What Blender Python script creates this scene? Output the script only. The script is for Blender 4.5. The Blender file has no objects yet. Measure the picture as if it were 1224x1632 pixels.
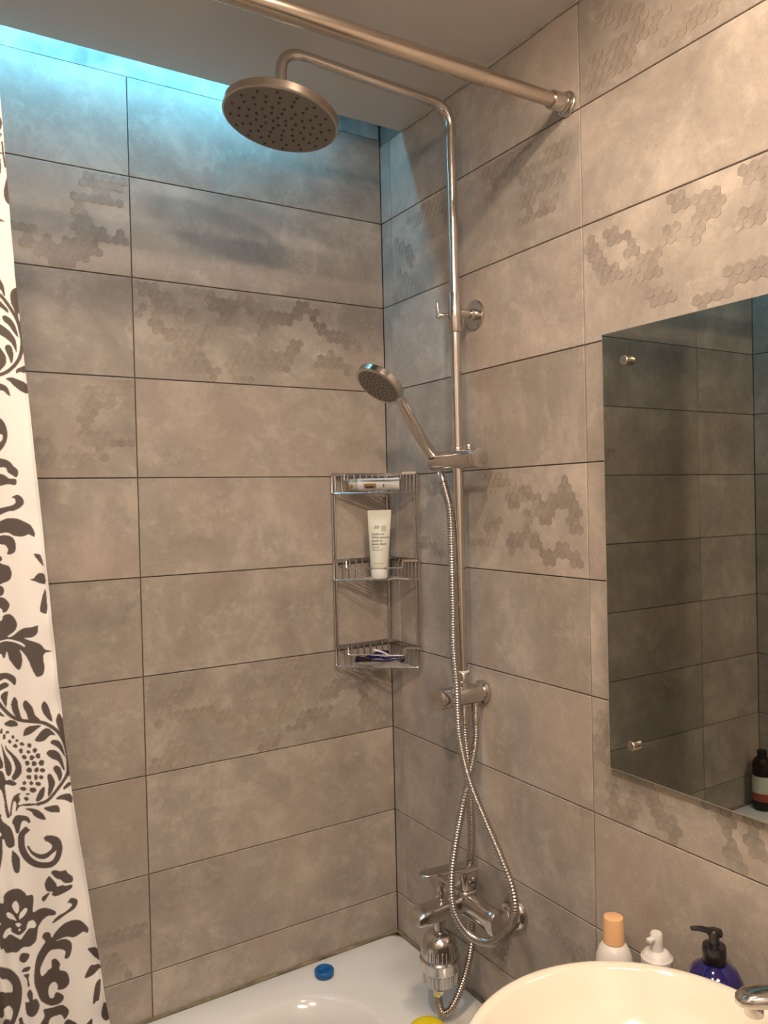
import bpy, bmesh, math, random
import numpy as np
from mathutils import Vector, Matrix
random.seed(4)
SC = bpy.context.scene
COL = SC.collection

# ------------------------------------------------------------------ camera
yaw, pitch, roll, FPX = 0.55410, -0.01534, -0.02360, 1268.47
fw0 = Vector((math.sin(yaw), math.cos(yaw), 0)); rt0 = Vector((math.cos(yaw), -math.sin(yaw), 0)); up0 = Vector((0, 0, 1))
fw = fw0*math.cos(pitch) + up0*math.sin(pitch); upa = -fw0*math.sin(pitch) + up0*math.cos(pitch)
rt = rt0*math.cos(roll) + upa*math.sin(roll); up = -rt0*math.sin(roll) + upa*math.cos(roll)
cd = bpy.data.cameras.new('camera'); cam = bpy.data.objects.new('camera', cd); COL.objects.link(cam)
cam.matrix_world = Matrix(((rt.x, up.x, -fw.x, -1.0106), (rt.y, up.y, -fw.y, -1.6143), (rt.z, up.z, -fw.z, 1.6246), (0, 0, 0, 1)))
cd.sensor_fit = 'VERTICAL'; cd.sensor_height = 32.0; cd.lens = FPX*32.0/1632.0; cd.clip_start = 0.02
SC.camera = cam

# ------------------------------------------------------------------ world, light, exposure
W = bpy.data.worlds.new('world'); SC.world = W; W.use_nodes = True
W.node_tree.nodes['Background'].inputs[0].default_value = (0.9, 0.93, 1.0, 1)
W.node_tree.nodes['Background'].inputs[1].default_value = 0.25
SC.view_settings.view_transform = 'Standard'; SC.view_settings.look = 'None'
SC.view_settings.exposure = 0.12; SC.view_settings.gamma = 1.0; SC.view_settings.use_curve_mapping = False
BULB_POWER = 460.0       # emission strength of the lamp's bulb (built with the lamp below)
BULB_COLOR = (1.0, 0.765, 0.57)
LED_POWER = 88.0         # emission strength of the led strip above the ceiling slab
BULB2_POWER = 960.0       # the spot farther from the right wall
LED_COLOR = (0.17, 0.66, 1.0)
FILL_POWER = 14.0         # added fill light, out of view, nearer to the door
def area(name, loc, rot, sx, sy, power, color):
    l = bpy.data.lights.new(name, 'AREA'); l.shape = 'RECTANGLE'; l.size = sx; l.size_y = sy; l.energy = power; l.color = color
    o = bpy.data.objects.new(name, l); o.location = loc; o.rotation_euler = rot; COL.objects.link(o); return o
area('fill_light', (-0.75, -1.85, 2.435), (0, 0, 0), 0.5, 0.3, FILL_POWER, (1.0, 0.83, 0.69))  # fill added to lift the whole room, source out of view
PRINT = [["P",0,[105,2070,108,2067,108,2059,106,2056]],["P",0,[106,2049,106,2051,107,2052,108,2051,108,2050,107,2048,107,2047,106,2047]],["S",1,[108,2042,109,2028,111,2013]],["S",1,[105,2028,109,2029]],["P",0,[104,2023,106,2020,106,2007,103,2004]],["P",0,[111,1999,113,2001,116,1972,113,1972,109,1977,108,1986]],["P",0,[103,1953,106,1952,109,1951,105,1950,103,1950]],["P",0,[117,1892,117,1893,118,1893,119,1893,119,1892,119,1891,118,1891,117,1891]],["P",0,[100,1886,102,1883,105,1877,106,1866,104,1867,102,1872,99,1875]],["P",0,[112,1871,117,1877,120,1874,121,1855,118,1846,114,1855,112,1860]],["S",4,[98,1868,104,1863,112,1852,118,1841,121,1830,123,1817,122,1806,119,1796,112,1786,104,1779,95,1775]],["P",0,[116,1848,119,1847,120,1839,119,1841]],["P",0,[99,1861,103,1857,108,1852,109,1848,107,1848,103,1851,99,1854]],["P",0,[102,1842,105,1844,110,1842,115,1836,118,1827,119,1821,118,1821,113,1827,109,1833,104,1837]],["P",0,[98,1833,104,1831,111,1825,116,1817,117,1806,116,1803,115,1806,111,1813,105,1818,98,1823]],["P",0,[104,1808,107,1811,111,1809,113,1801,112,1793,110,1790,108,1796,105,1803]],["P",0,[97,1806,101,1804,105,1796,104,1788,100,1783,97,1781]],["P",0,[115,1779,116,1784,123,1788,126,1788,126,1781,119,1781]],["P",0,[104,1772,110,1774,118,1772,125,1769,127,1763,127,1757,120,1759,113,1764,108,1769]],["P",0,[96,1766,102,1765,106,1761,108,1753,105,1754,101,1758,96,1759]],["P",0,[94,1726,100,1724,103,1717,104,1708,102,1699,97,1691,93,1691]],["H",0,[94,1708,99,1708,98,1702,94,1700]],["P",0,[94,1681,102,1680,107,1676,109,1673,113,1669,114,1665,112,1660,108,1662,103,1666,101,1671,94,1672]],["P",0,[93,1663,99,1663,104,1659,111,1658,112,1654,110,1651,103,1652,93,1651]],["P",0,[106,1637,112,1640,117,1637,119,1632,117,1627,109,1622,102,1621,92,1617,92,1624,98,1626,106,1628,110,1631,109,1636]],["P",0,[92,1608,100,1613,110,1613,119,1609,126,1604,130,1595,129,1591,123,1594,117,1592,108,1593,101,1597,91,1597]],["P",0,[91,1593,101,1594,107,1590,109,1583,108,1575,103,1572,100,1573,101,1578,98,1583,91,1585]],["P",0,[90,1568,91,1570,92,1571,94,1570,95,1567,94,1565,92,1564,91,1565]],["P",0,[90,1562,96,1561,102,1558,104,1550,102,1543,96,1540,90,1540]],["P",0,[87,1532,89,1536,92,1537,95,1535,96,1531,95,1527,92,1525,89,1527]],["P",0,[89,1523,95,1523,99,1519,101,1514,98,1507,94,1506,93,1510,89,1513]],["P",0,[128,1571,132,1571,136,1569,139,1557,137,1558,133,1563]],["P",0,[123,1542,127,1543,132,1548,139,1547,140,1536,135,1536,129,1539]],["P",0,[140,1528,141,1502,134,1503,133,1507,135,1517,137,1524]],["P",0,[89,1494,93,1498,94,1502,100,1504,105,1500,108,1492,106,1485,99,1479,96,1477,88,1475,88,1483]],["P",0,[102,1478,111,1485,117,1487,123,1487,130,1488,130,1485,129,1479,123,1475,115,1475,127,1469,133,1465,137,1459,144,1456,144,1455,138,1455,135,1452,135,1446,136,1439,135,1432,132,1429,127,1429,124,1434,122,1439,120,1445,119,1448,115,1456,110,1462,112,1455,112,1446,109,1439,105,1442,102,1447,99,1452,97,1461,95,1455,93,1454,91,1459,88,1460,88,1473,94,1478]],["H",0,[88,1473,98,1475,106,1473,112,1470,115,1467,115,1465,109,1469,102,1472,94,1473,88,1471]],["P",0,[87,1436,94,1437,100,1435,105,1430,105,1423,103,1422,99,1427,94,1430,87,1428]],["P",0,[87,1423,94,1426,98,1423,96,1420,91,1418,86,1416]],["P",0,[89,1411,93,1415,97,1415,96,1408,95,1398,94,1398,91,1404]],["S",4,[86,1405,91,1397,99,1387,108,1381,120,1378,131,1375,140,1369,149,1360,155,1349,158,1336,159,1319,158,1308,152,1299,144,1291,134,1283,124,1281]],["P",0,[100,1402,103,1408,106,1404,107,1396,109,1386,111,1381,106,1383,102,1389,100,1396]],["P",0,[112,1401,115,1403,121,1395,124,1385,129,1378,118,1379,115,1388,112,1395]],["P",0,[131,1394,134,1399,138,1394,141,1384,143,1374,139,1376,133,1385]],["P",0,[86,1395,90,1391,93,1387,89,1388,86,1390]],["P",0,[147,1373,151,1381,157,1364,156,1350,151,1360]],["P",0,[92,1379,95,1381,99,1382,104,1380,106,1376,104,1374,99,1374,94,1376]],["P",0,[111,1363,113,1370,119,1373,130,1372,125,1368,119,1364,113,1362]],["P",0,[123,1355,127,1362,133,1367,139,1366,146,1357,140,1358,132,1353]],["P",0,[140,1349,143,1352,150,1349,154,1341,156,1329,153,1334,148,1342]],["P",0,[135,1338,139,1341,147,1338,152,1329,155,1314,153,1314,148,1325,140,1331]],["P",0,[142,1318,145,1321,150,1317,152,1308,150,1302,148,1302,146,1309]],["P",0,[135,1312,139,1313,143,1304,143,1298,137,1288,135,1290,136,1301]],["P",0,[122,1286,126,1296,131,1300,132,1296,130,1288,125,1284]],["P",0,[153,1293,160,1298,160,1293,154,1290]],["P",0,[144,1282,150,1285,161,1283,162,1273,154,1278]],["P",0,[87,1371,88,1373,89,1374,90,1373,90,1371,90,1369,89,1368,87,1369]],["P",0,[93,1369,94,1370,95,1370,96,1370,97,1368,96,1367,95,1367,93,1367]],["P",0,[90,1364,90,1366,92,1367,93,1366,93,1364,93,1362,91,1361,90,1362]],["P",0,[99,1362,99,1364,101,1364,102,1363,102,1362,102,1360,101,1360,99,1361]],["P",0,[95,1358,96,1359,97,1360,98,1359,99,1357,98,1355,97,1355,96,1356]],["P",0,[103,1358,103,1359,105,1359,106,1359,106,1357,106,1356,104,1356,103,1356]],["P",0,[107,1353,108,1355,110,1355,111,1354,112,1352,111,1351,109,1351,108,1352]],["P",0,[100,1352,101,1353,103,1354,104,1353,105,1351,104,1349,103,1349,101,1350]],["P",0,[115,1351,115,1353,117,1353,119,1352,119,1350,119,1348,117,1348,115,1349]],["P",0,[106,1346,107,1347,108,1348,110,1347,110,1345,110,1343,108,1342,107,1343]],["P",0,[114,1344,114,1345,116,1345,117,1344,118,1343,117,1341,116,1341,114,1342]],["P",0,[120,1345,121,1346,123,1347,124,1346,125,1344,124,1342,122,1341,121,1342]],["P",0,[109,1338,110,1340,112,1340,113,1339,114,1337,113,1335,111,1335,110,1336]],["P",0,[117,1337,118,1339,119,1339,121,1338,122,1336,121,1334,119,1333,117,1334]],["P",0,[123,1337,124,1340,126,1340,128,1339,128,1336,128,1334,126,1334,124,1335]],["P",0,[112,1331,113,1333,115,1333,116,1332,117,1330,116,1328,114,1327,113,1328]],["P",0,[119,1330,120,1332,121,1332,123,1331,124,1329,123,1326,121,1326,119,1327]],["P",0,[126,1329,127,1331,129,1332,132,1330,132,1328,131,1325,129,1325,127,1326]],["P",0,[113,1322,114,1324,116,1325,118,1324,119,1321,118,1319,116,1319,114,1320]],["P",0,[121,1321,122,1323,124,1324,126,1323,126,1320,125,1319,124,1318,122,1319]],["P",0,[127,1320,128,1322,130,1322,132,1321,133,1319,132,1317,130,1317,128,1318]],["P",0,[113,1314,114,1316,116,1316,118,1315,118,1313,118,1311,116,1311,114,1312]],["P",0,[121,1313,121,1315,123,1316,124,1315,125,1312,124,1310,123,1309,121,1311]],["P",0,[126,1312,127,1314,129,1314,130,1313,131,1311,130,1310,129,1309,127,1310]],["P",0,[109,1308,110,1309,111,1310,112,1309,113,1307,112,1306,111,1305,109,1306]],["P",0,[116,1307,116,1308,118,1309,119,1308,120,1306,119,1304,118,1304,116,1305]],["P",0,[122,1305,123,1307,125,1307,127,1306,128,1304,127,1302,125,1302,123,1303]],["P",0,[106,1301,107,1303,110,1303,112,1302,113,1300,112,1299,110,1298,107,1300]],["P",0,[116,1299,117,1301,120,1301,122,1300,123,1297,122,1296,120,1295,117,1296]],["P",0,[112,1294,112,1295,114,1295,116,1295,116,1293,116,1293,114,1293,112,1293]],["P",0,[110,1289,111,1291,113,1291,114,1290,115,1288,114,1287,113,1286,111,1287]],["P",0,[88,1357,89,1355,93,1343,98,1331,98,1322,95,1318,92,1323,90,1341]],["P",0,[92,1355,95,1349,103,1339,108,1329,108,1319,101,1312,98,1316,102,1325,99,1338,93,1348]],["P",0,[84,1347,89,1336,89,1329,84,1331]],["P",0,[84,1326,89,1324,92,1314,96,1314,103,1308,99,1306,91,1309,91,1301,92,1287,90,1288,87,1303,83,1309]],["P",0,[86,1308,90,1308,91,1298,93,1282,95,1272,92,1271,90,1280,89,1296]],["P",0,[95,1273,96,1283,99,1293,104,1296,107,1296,105,1293,106,1288,104,1283,114,1283,124,1282,132,1284,134,1281,126,1280,114,1280,106,1281,102,1276,101,1277,102,1283,101,1287,99,1287,97,1277,97,1273]],["P",0,[111,1277,117,1277,124,1274,129,1269,132,1262,128,1262,123,1265,119,1269,117,1273]],["P",0,[130,1275,138,1276,146,1274,148,1266,143,1267,137,1269]],["P",0,[84,1276,84,1277,85,1277,86,1277,86,1275,86,1274,85,1274,84,1274]],["P",0,[97,1265,101,1271,108,1270,114,1267,116,1261,114,1260,111,1263,107,1262,104,1251,101,1251,99,1259]],["P",0,[83,1271,88,1267,95,1259,98,1249,99,1238,94,1236,90,1240,88,1247,86,1247,86,1236,85,1224,81,1212]],["H",0,[82,1258,85,1255,85,1252,82,1252]],["S",7,[112,1253,107,1248,106,1240,107,1230,112,1219,120,1211,129,1208,137,1208,143,1213,146,1223,144,1232,139,1237,133,1239]],["P",0,[129,1240,136,1242,144,1237,147,1228,143,1223,138,1220,132,1216,125,1216,117,1222,113,1229,112,1233,114,1233,117,1227,124,1222,131,1222,137,1226,137,1231]],["P",0,[96,1232,97,1232,103,1223,104,1215,103,1206,100,1205,97,1209,95,1222]],["P",0,[136,1198,140,1200,146,1197,152,1196,155,1191,160,1185,160,1180,157,1179,150,1182,146,1187,141,1190]],["P",0,[129,1186,133,1194,136,1192,141,1184,142,1180,148,1180,151,1178,159,1176,158,1172,149,1170,140,1169,136,1172,137,1175,131,1177]],["P",0,[126,1170,128,1172,134,1174,132,1171,129,1166,126,1166]],["P",0,[126,1167,126,1170,131,1174,134,1174,131,1169,128,1165]],["P",0,[153,1157,157,1161,163,1158,165,1153,161,1147,150,1144,138,1138,136,1139,142,1145,151,1148,158,1152,156,1156]],["P",0,[80,1175,85,1175,86,1183,93,1188,101,1187,108,1180,110,1176,116,1175,117,1168,116,1155,123,1157,130,1157,139,1152,140,1148,137,1147,131,1147,125,1142,121,1135,120,1128,118,1120,112,1116,104,1118,98,1114,92,1116,86,1120,83,1127,79,1134]],["H",0,[98,1174,101,1168,101,1162,99,1159,96,1163,94,1170]],["H",0,[88,1162,91,1162,95,1158,98,1151,96,1152,90,1156]],["H",0,[101,1152,102,1158,108,1162,110,1159,107,1154,103,1152]],["H",0,[109,1141,111,1145,116,1145,119,1140,117,1136,111,1137,105,1131,102,1128,98,1131,91,1137,86,1136,83,1140,86,1144,92,1144,93,1139,99,1134,103,1134,108,1137]],["H",0,[97,1147,100,1148,103,1145,100,1143]],["H",0,[100,1139,101,1141,102,1139,101,1138]],["H",0,[80,1157,82,1155,79,1155]],["P",0,[135,1121,140,1128,148,1134,157,1135,167,1131,174,1123,177,1117,175,1113,171,1116,166,1115,159,1114,150,1118,139,1116,149,1116,156,1109,156,1100,153,1093,149,1092,148,1095,149,1101,144,1105,135,1106,130,1102,126,1095,122,1085,124,1077,131,1083,134,1085,134,1093,138,1095,143,1088,142,1081,149,1077,152,1070,152,1062,147,1057,140,1057,140,1062,137,1067,132,1065,130,1058,131,1050,135,1048,137,1053,140,1054,146,1048,144,1042,138,1039,131,1040,122,1048,118,1060,115,1073,116,1089,119,1102,125,1112,128,1117,125,1123,128,1128,133,1127]],["P",0,[100,1106,102,1111,106,1111,111,1107,109,1102,105,1100,101,1102]],["P",0,[102,1090,105,1094,111,1093,110,1089,104,1089]],["P",0,[104,1085,107,1086,110,1085,109,1080,110,1071,108,1071,107,1080]],["P",0,[107,1062,110,1067,113,1061,113,1054,117,1053,120,1044,117,1036,111,1034,106,1039,105,1050,105,1053,109,1053]],["P",0,[78,1111,86,1104,94,1093,100,1081,102,1067,100,1052,95,1042,88,1038,82,1039,80,1044,82,1050,86,1049,87,1047,90,1050,90,1056,86,1064,81,1062,81,1054,77,1051,77,1081,85,1079,91,1074,91,1081,85,1093,78,1099]],["P",0,[121,1023,125,1029,124,1037,129,1037,135,1037,144,1038,150,1032,151,1027,147,1020,145,1022,143,1026,137,1026,131,1024,128,1017,121,1020]],["P",0,[146,1016,150,1019,156,1015,160,1010,159,1006,147,1010]],["P",0,[84,1034,88,1037,97,1033,97,1039,101,1037,102,1031,103,1027]],["P",0,[167,1003,177,1009,176,1000]],["P",0,[175,1093,180,1093,187,1090,189,1076,184,1078,180,1084]],["P",0,[170,1061,177,1071,183,1070,190,1069,185,1062,178,1059]],["P",0,[179,1026,182,1045,186,1051,189,1050,187,1029,183,1027]],["P",0,[193,1024,195,1015,197,1003,194,997,189,1004,189,1013]]]
HEXES = {"b12":[[-672,175,-592,181],[-688,146,-613,143],[-685,123,-689,92,-660,69,-657,46],[-660,73,-595,71],[-796,65,-775,63],[-779,44,-749,29,-713,38,-672,40],[-748,60,-745,45],[-728,14,-713,14]],"b10":[[-672,175,-592,181],[-688,146,-613,143],[-685,123,-689,92,-660,69,-657,46],[-660,73,-595,71],[-796,65,-775,63],[-779,44,-749,29,-713,38,-672,40],[-748,60,-745,45],[-728,14,-713,14]],"b01":[[-576,181,-522,169],[-536,149,-495,139,-462,129],[-578,131],[-556,115,-529,104,-497,79,-424,104],[-465,184,-426,184],[-417,162,-377,171,-398,135],[-351,178,-315,153,-311,114],[-294,145,-240,156,-205,184],[-189,166],[-173,137,-115,116,-61,110],[-41,160,-24,97],[-186,54,-151,72,-99,45],[-497,56,-484,34,-431,18],[-468,63,-445,27],[-385,40,-359,76,-318,40,-264,54,-230,86],[-381,17,-345,9],[-301,71]],"b0-3":[[-331,145,-292,168,-267,190,-227,167],[-265,142,-229,119,-286,98],[-333,77,-294,81],[-184,101,-149,118,-119,122,-84,101],[-230,60,-180,70,-198,43],[-259,39,-251,41],[-335,23,-296,23],[-76,69,-32,23],[-565,108,-499,160,-484,178],[-528,48,-489,28],[-539,115,-405,93,-391,63],[-580,19,-542,25],[-360,142,-358,24]],"b1-5":[[-699,87,-602,94],[-676,54,-641,18]],"r12":[[386,178,439,179,479,187,518,198],[418,154,459,169],[492,134,525,141,562,146,605,145],[486,81,501,96,560,104,587,107],[494,53,537,59,581,69],[169,198,208,163,246,166],[113,170,194,152],[60,134,110,112,123,69],[72,59,121,27],[215,191,259,183]],"r1-1":[[355,183,420,187,440,170],[365,144,398,161],[449,139,493,149,507,135],[487,109,552,113],[534,122,579,144,589,165,613,122,608,92],[363,84,396,95,378,60,328,52],[436,52,486,70,528,49],[541,30,590,54,610,22],[151,170,230,172],[146,42,205,29]],"r1-5":[[534,150,611,129,564,71],[78,106,153,92],[369,24,409,68]],"r23":[[680,58,759,60,818,67],[695,122,772,92],[829,25,893,37],[665,24,745,32]],"r21":[[658,164,687,112,764,92,822,133],[703,168,745,151],[823,184,893,156,864,126],[930,106,966,132,978,147],[913,54,976,43],[868,21,918,24],[952,183,978,165],[789,44,814,48],[751,127,796,84]],"r2-3":[[680,180,661,135,660,101,686,81,689,14,723,25],[728,66,728,47],[760,73,779,47,808,13],[725,91,745,84],[896,67,908,39,914,13],[937,58,954,39],[863,89,896,87],[943,83,946,81]]}
# ------------------------------------------------------------------ materials
def new_mat(name):
    m = bpy.data.materials.new(name); m.use_nodes = True
    return m, m.node_tree.nodes, m.node_tree.links, m.node_tree.nodes['Principled BSDF']
def mat(name, col, rough=0.5, metal=0.0, bump=0.0, bscale=60.0, var=0.0, vscale=8.0, coat=0.0, sss=0.0, trans=0.0, emit=None):
    m, N, L, b = new_mat(name)
    b.inputs['Base Color'].default_value = (*col, 1); b.inputs['Roughness'].default_value = rough; b.inputs['Metallic'].default_value = metal
    if coat: b.inputs['Coat Weight'].default_value = coat; b.inputs['Coat Roughness'].default_value = 0.08
    if sss: b.inputs['Subsurface Weight'].default_value = sss; b.inputs['Subsurface Radius'].default_value = (0.01, 0.008, 0.006)
    if trans: b.inputs['Transmission Weight'].default_value = trans
    if emit: b.inputs['Emission Color'].default_value = (*emit[0], 1); b.inputs['Emission Strength'].default_value = emit[1]
    tc = N.new('ShaderNodeTexCoord')
    n = N.new('ShaderNodeTexNoise'); n.inputs['Scale'].default_value = vscale; n.inputs['Detail'].default_value = 4
    L.new(tc.outputs['Object'], n.inputs['Vector'])
    r = N.new('ShaderNodeMapRange'); r.inputs[1].default_value = 0.3; r.inputs[2].default_value = 0.7
    r.inputs[3].default_value = 1-var; r.inputs[4].default_value = 1+var*0.4; L.new(n.outputs['Fac'], r.inputs[0])
    mx = N.new('ShaderNodeVectorMath'); mx.operation = 'SCALE'; mx.inputs[0].default_value = col; L.new(r.outputs[0], mx.inputs['Scale'])
    L.new(mx.outputs[0], b.inputs['Base Color'])
    if bump:
        n2 = N.new('ShaderNodeTexNoise'); n2.inputs['Scale'].default_value = bscale; n2.inputs['Detail'].default_value = 6; L.new(tc.outputs['Object'], n2.inputs['Vector'])
        bp = N.new('ShaderNodeBump'); bp.inputs['Strength'].default_value = bump; bp.inputs['Distance'].default_value = 0.004
        L.new(n2.outputs['Fac'], bp.inputs['Height']); L.new(bp.outputs[0], b.inputs['Normal'])
    return m
def chrome(name, col=(0.62, 0.59, 0.56), rough=0.13, wear=0.10, scale=70):
    m, N, L, b = new_mat(name)
    b.inputs['Base Color'].default_value = (*col, 1); b.inputs['Metallic'].default_value = 1.0
    tc = N.new('ShaderNodeTexCoord'); n = N.new('ShaderNodeTexNoise'); n.inputs['Scale'].default_value = scale; n.inputs['Detail'].default_value = 5
    L.new(tc.outputs['Object'], n.inputs['Vector'])
    r = N.new('ShaderNodeMapRange'); r.inputs[1].default_value = 0.35; r.inputs[2].default_value = 0.75; r.inputs[3].default_value = rough; r.inputs[4].default_value = rough+wear
    L.new(n.outputs['Fac'], r.inputs[0]); L.new(r.outputs[0], b.inputs['Roughness'])
    return m
def stone(name, hexes=False):
    """concrete-look porcelain: cloudy warm greys, per-tile shift, faint pale scuffs"""
    m, N, L, b = new_mat(name)
    tc = N.new('ShaderNodeTexCoord'); oi = N.new('ShaderNodeObjectInfo'); geo = N.new('ShaderNodeNewGeometry')
    if hexes: src = geo.outputs['Position']
    else: src = geo.outputs['Position']
    off = N.new('ShaderNodeVectorMath'); off.operation = 'SCALE'; off.inputs[0].default_value = (7.3, 5.1, 9.7)
    if hexes: off.inputs['Scale'].default_value = 0.37
    else: L.new(oi.outputs['Random'], off.inputs['Scale'])
    add = N.new('ShaderNodeVectorMath'); add.operation = 'ADD'; L.new(src, add.inputs[0]); L.new(off.outputs[0], add.inputs[1])
    def noise(scale, detail, rough=0.6, dist=0.0):
        n = N.new('ShaderNodeTexNoise'); n.inputs['Scale'].default_value = scale; n.inputs['Detail'].default_value = detail
        n.inputs['Roughness'].default_value = rough; n.inputs['Distortion'].default_value = dist; L.new(add.outputs[0], n.inputs['Vector']); return n
    n1 = noise(6.5, 10, 0.70, 0.3)
    cr = N.new('ShaderNodeValToRGB'); L.new(n1.outputs['Fac'], cr.inputs[0])
    e = cr.color_ramp.elements
    e[0].position = 0.33; e[0].color = (0.275, 0.243, 0.214, 1)
    e[1].position = 0.68; e[1].color = (0.505, 0.448, 0.388, 1)
    k = e.new(0.52); k.color = (0.368, 0.327, 0.286, 1)
    n2 = noise(17.0, 12, 0.80, 0.2)
    r2 = N.new('ShaderNodeMapRange'); r2.inputs[1].default_value = 0.52; r2.inputs[2].default_value = 0.70; r2.inputs[3].default_value = 0; r2.inputs[4].default_value = 0.50
    L.new(n2.outputs['Fac'], r2.inputs[0])
    mx = N.new('ShaderNodeMix'); mx.data_type = 'RGBA'; L.new(r2.outputs[0], mx.inputs[0]); L.new(cr.outputs[0], mx.inputs[6]); mx.inputs[7].default_value = (0.62, 0.565, 0.495, 1)
    n4 = noise(3.1, 3, 0.5)
    r4 = N.new('ShaderNodeMapRange'); r4.inputs[1].default_value = 0.5; r4.inputs[2].default_value = 0.72; r4.inputs[3].default_value = 0; r4.inputs[4].default_value = 0.5
    L.new(n4.outputs['Fac'], r4.inputs[0])
    mx2 = N.new('ShaderNodeMix'); mx2.data_type = 'RGBA'; L.new(r4.outputs[0], mx2.inputs[0]); L.new(mx.outputs[2], mx2.inputs[6]); mx2.inputs[7].default_value = (0.455, 0.368, 0.302, 1)
    n3 = noise(240.0, 3, 0.6)
    r3 = N.new('ShaderNodeMapRange'); r3.inputs[1].default_value = 0.3; r3.inputs[2].default_value = 0.7; r3.inputs[3].default_value = 0.95; r3.inputs[4].default_value = 1.04
    L.new(n3.outputs['Fac'], r3.inputs[0])
    out = N.new('ShaderNodeVectorMath'); out.operation = 'SCALE'; L.new(mx2.outputs[2], out.inputs[0]); L.new(r3.outputs[0], out.inputs['Scale'])
    res = out.outputs[0]
    if not hexes:
        pr = N.new('ShaderNodeMapRange'); pr.inputs[3].default_value = 0.92; pr.inputs[4].default_value = 1.08; L.new(oi.outputs['Random'], pr.inputs[0])
        o2 = N.new('ShaderNodeVectorMath'); o2.operation = 'SCALE'; L.new(res, o2.inputs[0]); L.new(pr.outputs[0], o2.inputs['Scale']); res = o2.outputs[0]
    else:
        at = N.new('ShaderNodeAttribute'); at.attribute_name = 'tint'
        o2 = N.new('ShaderNodeVectorMath'); o2.operation = 'MULTIPLY'; L.new(res, o2.inputs[0]); L.new(at.outputs['Color'], o2.inputs[1]); res = o2.outputs[0]
    L.new(res, b.inputs['Base Color'])
    rr = N.new('ShaderNodeMapRange'); rr.inputs[3].default_value = 0.42; rr.inputs[4].default_value = 0.62; L.new(n1.outputs['Fac'], rr.inputs[0]); L.new(rr.outputs[0], b.inputs['Roughness'])
    b.inputs['Specular IOR Level'].default_value = 0.4
    bp = N.new('ShaderNodeBump'); bp.inputs['Strength'].default_value = 0.25; bp.inputs['Distance'].default_value = 0.0015
    L.new(n2.outputs['Fac'], bp.inputs['Height']); L.new(bp.outputs[0], b.inputs['Normal'])
    return m
M_TILE = stone('porcelain_tile'); M_HEX = stone('porcelain_hexagons', True)
M_GROUT = mat('grout', (0.29, 0.245, 0.205), 0.9, var=0.2, vscale=20)
M_CHROME = chrome('chrome'); M_BRUSH = chrome('brushed_steel', (0.60, 0.53, 0.46), 0.25, 0.0, 40)
M_DULL = chrome('limescaled_chrome', (0.50, 0.46, 0.43), 0.24, 0.0, 160); M_WIRE = chrome('wire_chrome', (0.60, 0.58, 0.57), 0.18, 0.1)
M_FACE = mat('silicone_plate', (0.23, 0.215, 0.20), 0.5, metal=0.5); M_HOLE = mat('nozzle_rubber', (0.05, 0.042, 0.038), 0.6)
M_CEIL = mat('ceiling_paint', (0.60, 0.575, 0.545), 0.35, var=0.02, vscale=2)
M_PLASTER = mat('rough_plaster', (0.50, 0.49, 0.47), 0.95, bump=1.0, bscale=26, var=0.5, vscale=17)
M_ENAMEL = mat('bath_enamel', (0.78, 0.78, 0.76), 0.12, coat=0.5, var=0.01)
M_CERAMIC = mat('basin_ceramic', (0.78, 0.74, 0.63), 0.10, coat=0.6, var=0.01)
M_WHITE = mat('white_plastic', (0.72, 0.71, 0.68), 0.35); M_CREAM = mat('cream_tube', (0.66, 0.66, 0.57), 0.38, sss=0.05)
M_OLIVE = mat('olive_print', (0.40, 0.41, 0.26), 0.4); M_INK = mat('dark_ink', (0.06, 0.06, 0.055), 0.5); M_GOLD = mat('gold_print', (0.33, 0.23, 0.07), 0.35)
M_ORANGE = mat('peach_cap', (0.82, 0.50, 0.26), 0.4, sss=0.1); M_BLACK = mat('black_plastic', (0.012, 0.010, 0.012), 0.22)
M_NAVY = mat('blue_bottle', (0.012, 0.008, 0.10), 0.10, coat=0.5); M_RAZOR = mat('navy_razor', (0.012, 0.014, 0.10), 0.25)
M_BLUE = mat('blue_rubber', (0.005, 0.12, 0.38), 0.45, var=0.15, vscale=60); M_YELLOW = mat('yellow_plastic', (0.85, 0.68, 0.01), 0.4)
M_SEAL = mat('old_sealant', (0.24, 0.20, 0.12), 0.6, var=0.5, vscale=30); M_CAULK = mat('cracked_caulk', (0.42, 0.39, 0.35), 0.8, bump=0.6, bscale=80, var=0.3, vscale=30)
M_WOOD = mat('vanity_board', (0.30, 0.24, 0.18), 0.45, var=0.2, vscale=12); M_PAINT = mat('wall_paint', (0.45, 0.41, 0.37), 0.6, var=0.05)
M_DOOR = mat('door_paint', (0.65, 0.62, 0.58), 0.4, var=0.03); M_FLOOR = mat('floor_tile', (0.20, 0.18, 0.16), 0.5, var=0.2, vscale=6)
M_BULB = mat('bulb_glass', (1, 1, 1), 0.4, emit=(BULB_COLOR, BULB_POWER)); M_LED = mat('led_diodes', (1, 1, 1), 0.4, emit=(LED_COLOR, LED_POWER))
M_GREEN_EDGE = mat('mirror_edge', (0.30, 0.30, 0.25), 0.2); M_AMBER = mat('dark_bottle', (0.02, 0.010, 0.008), 0.15); M_RED = mat('label_red', (0.35, 0.08, 0.05), 0.5)
m, N, L, b = new_mat('mirror_silver'); b.inputs['Base Color'].default_value = (0.40, 0.42, 0.38, 1); b.inputs['Metallic'].default_value = 1.0
_t = N.new('ShaderNodeTexCoord'); _n = N.new('ShaderNodeTexNoise'); _n.inputs['Scale'].default_value = 9; L.new(_t.outputs['Object'], _n.inputs['Vector'])
_r = N.new('ShaderNodeMapRange'); _r.inputs[3].default_value = 0.0; _r.inputs[4].default_value = 0.02; L.new(_n.outputs['Fac'], _r.inputs[0]); L.new(_r.outputs[0], b.inputs['Roughness']); M_MIRROR = m

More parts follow.
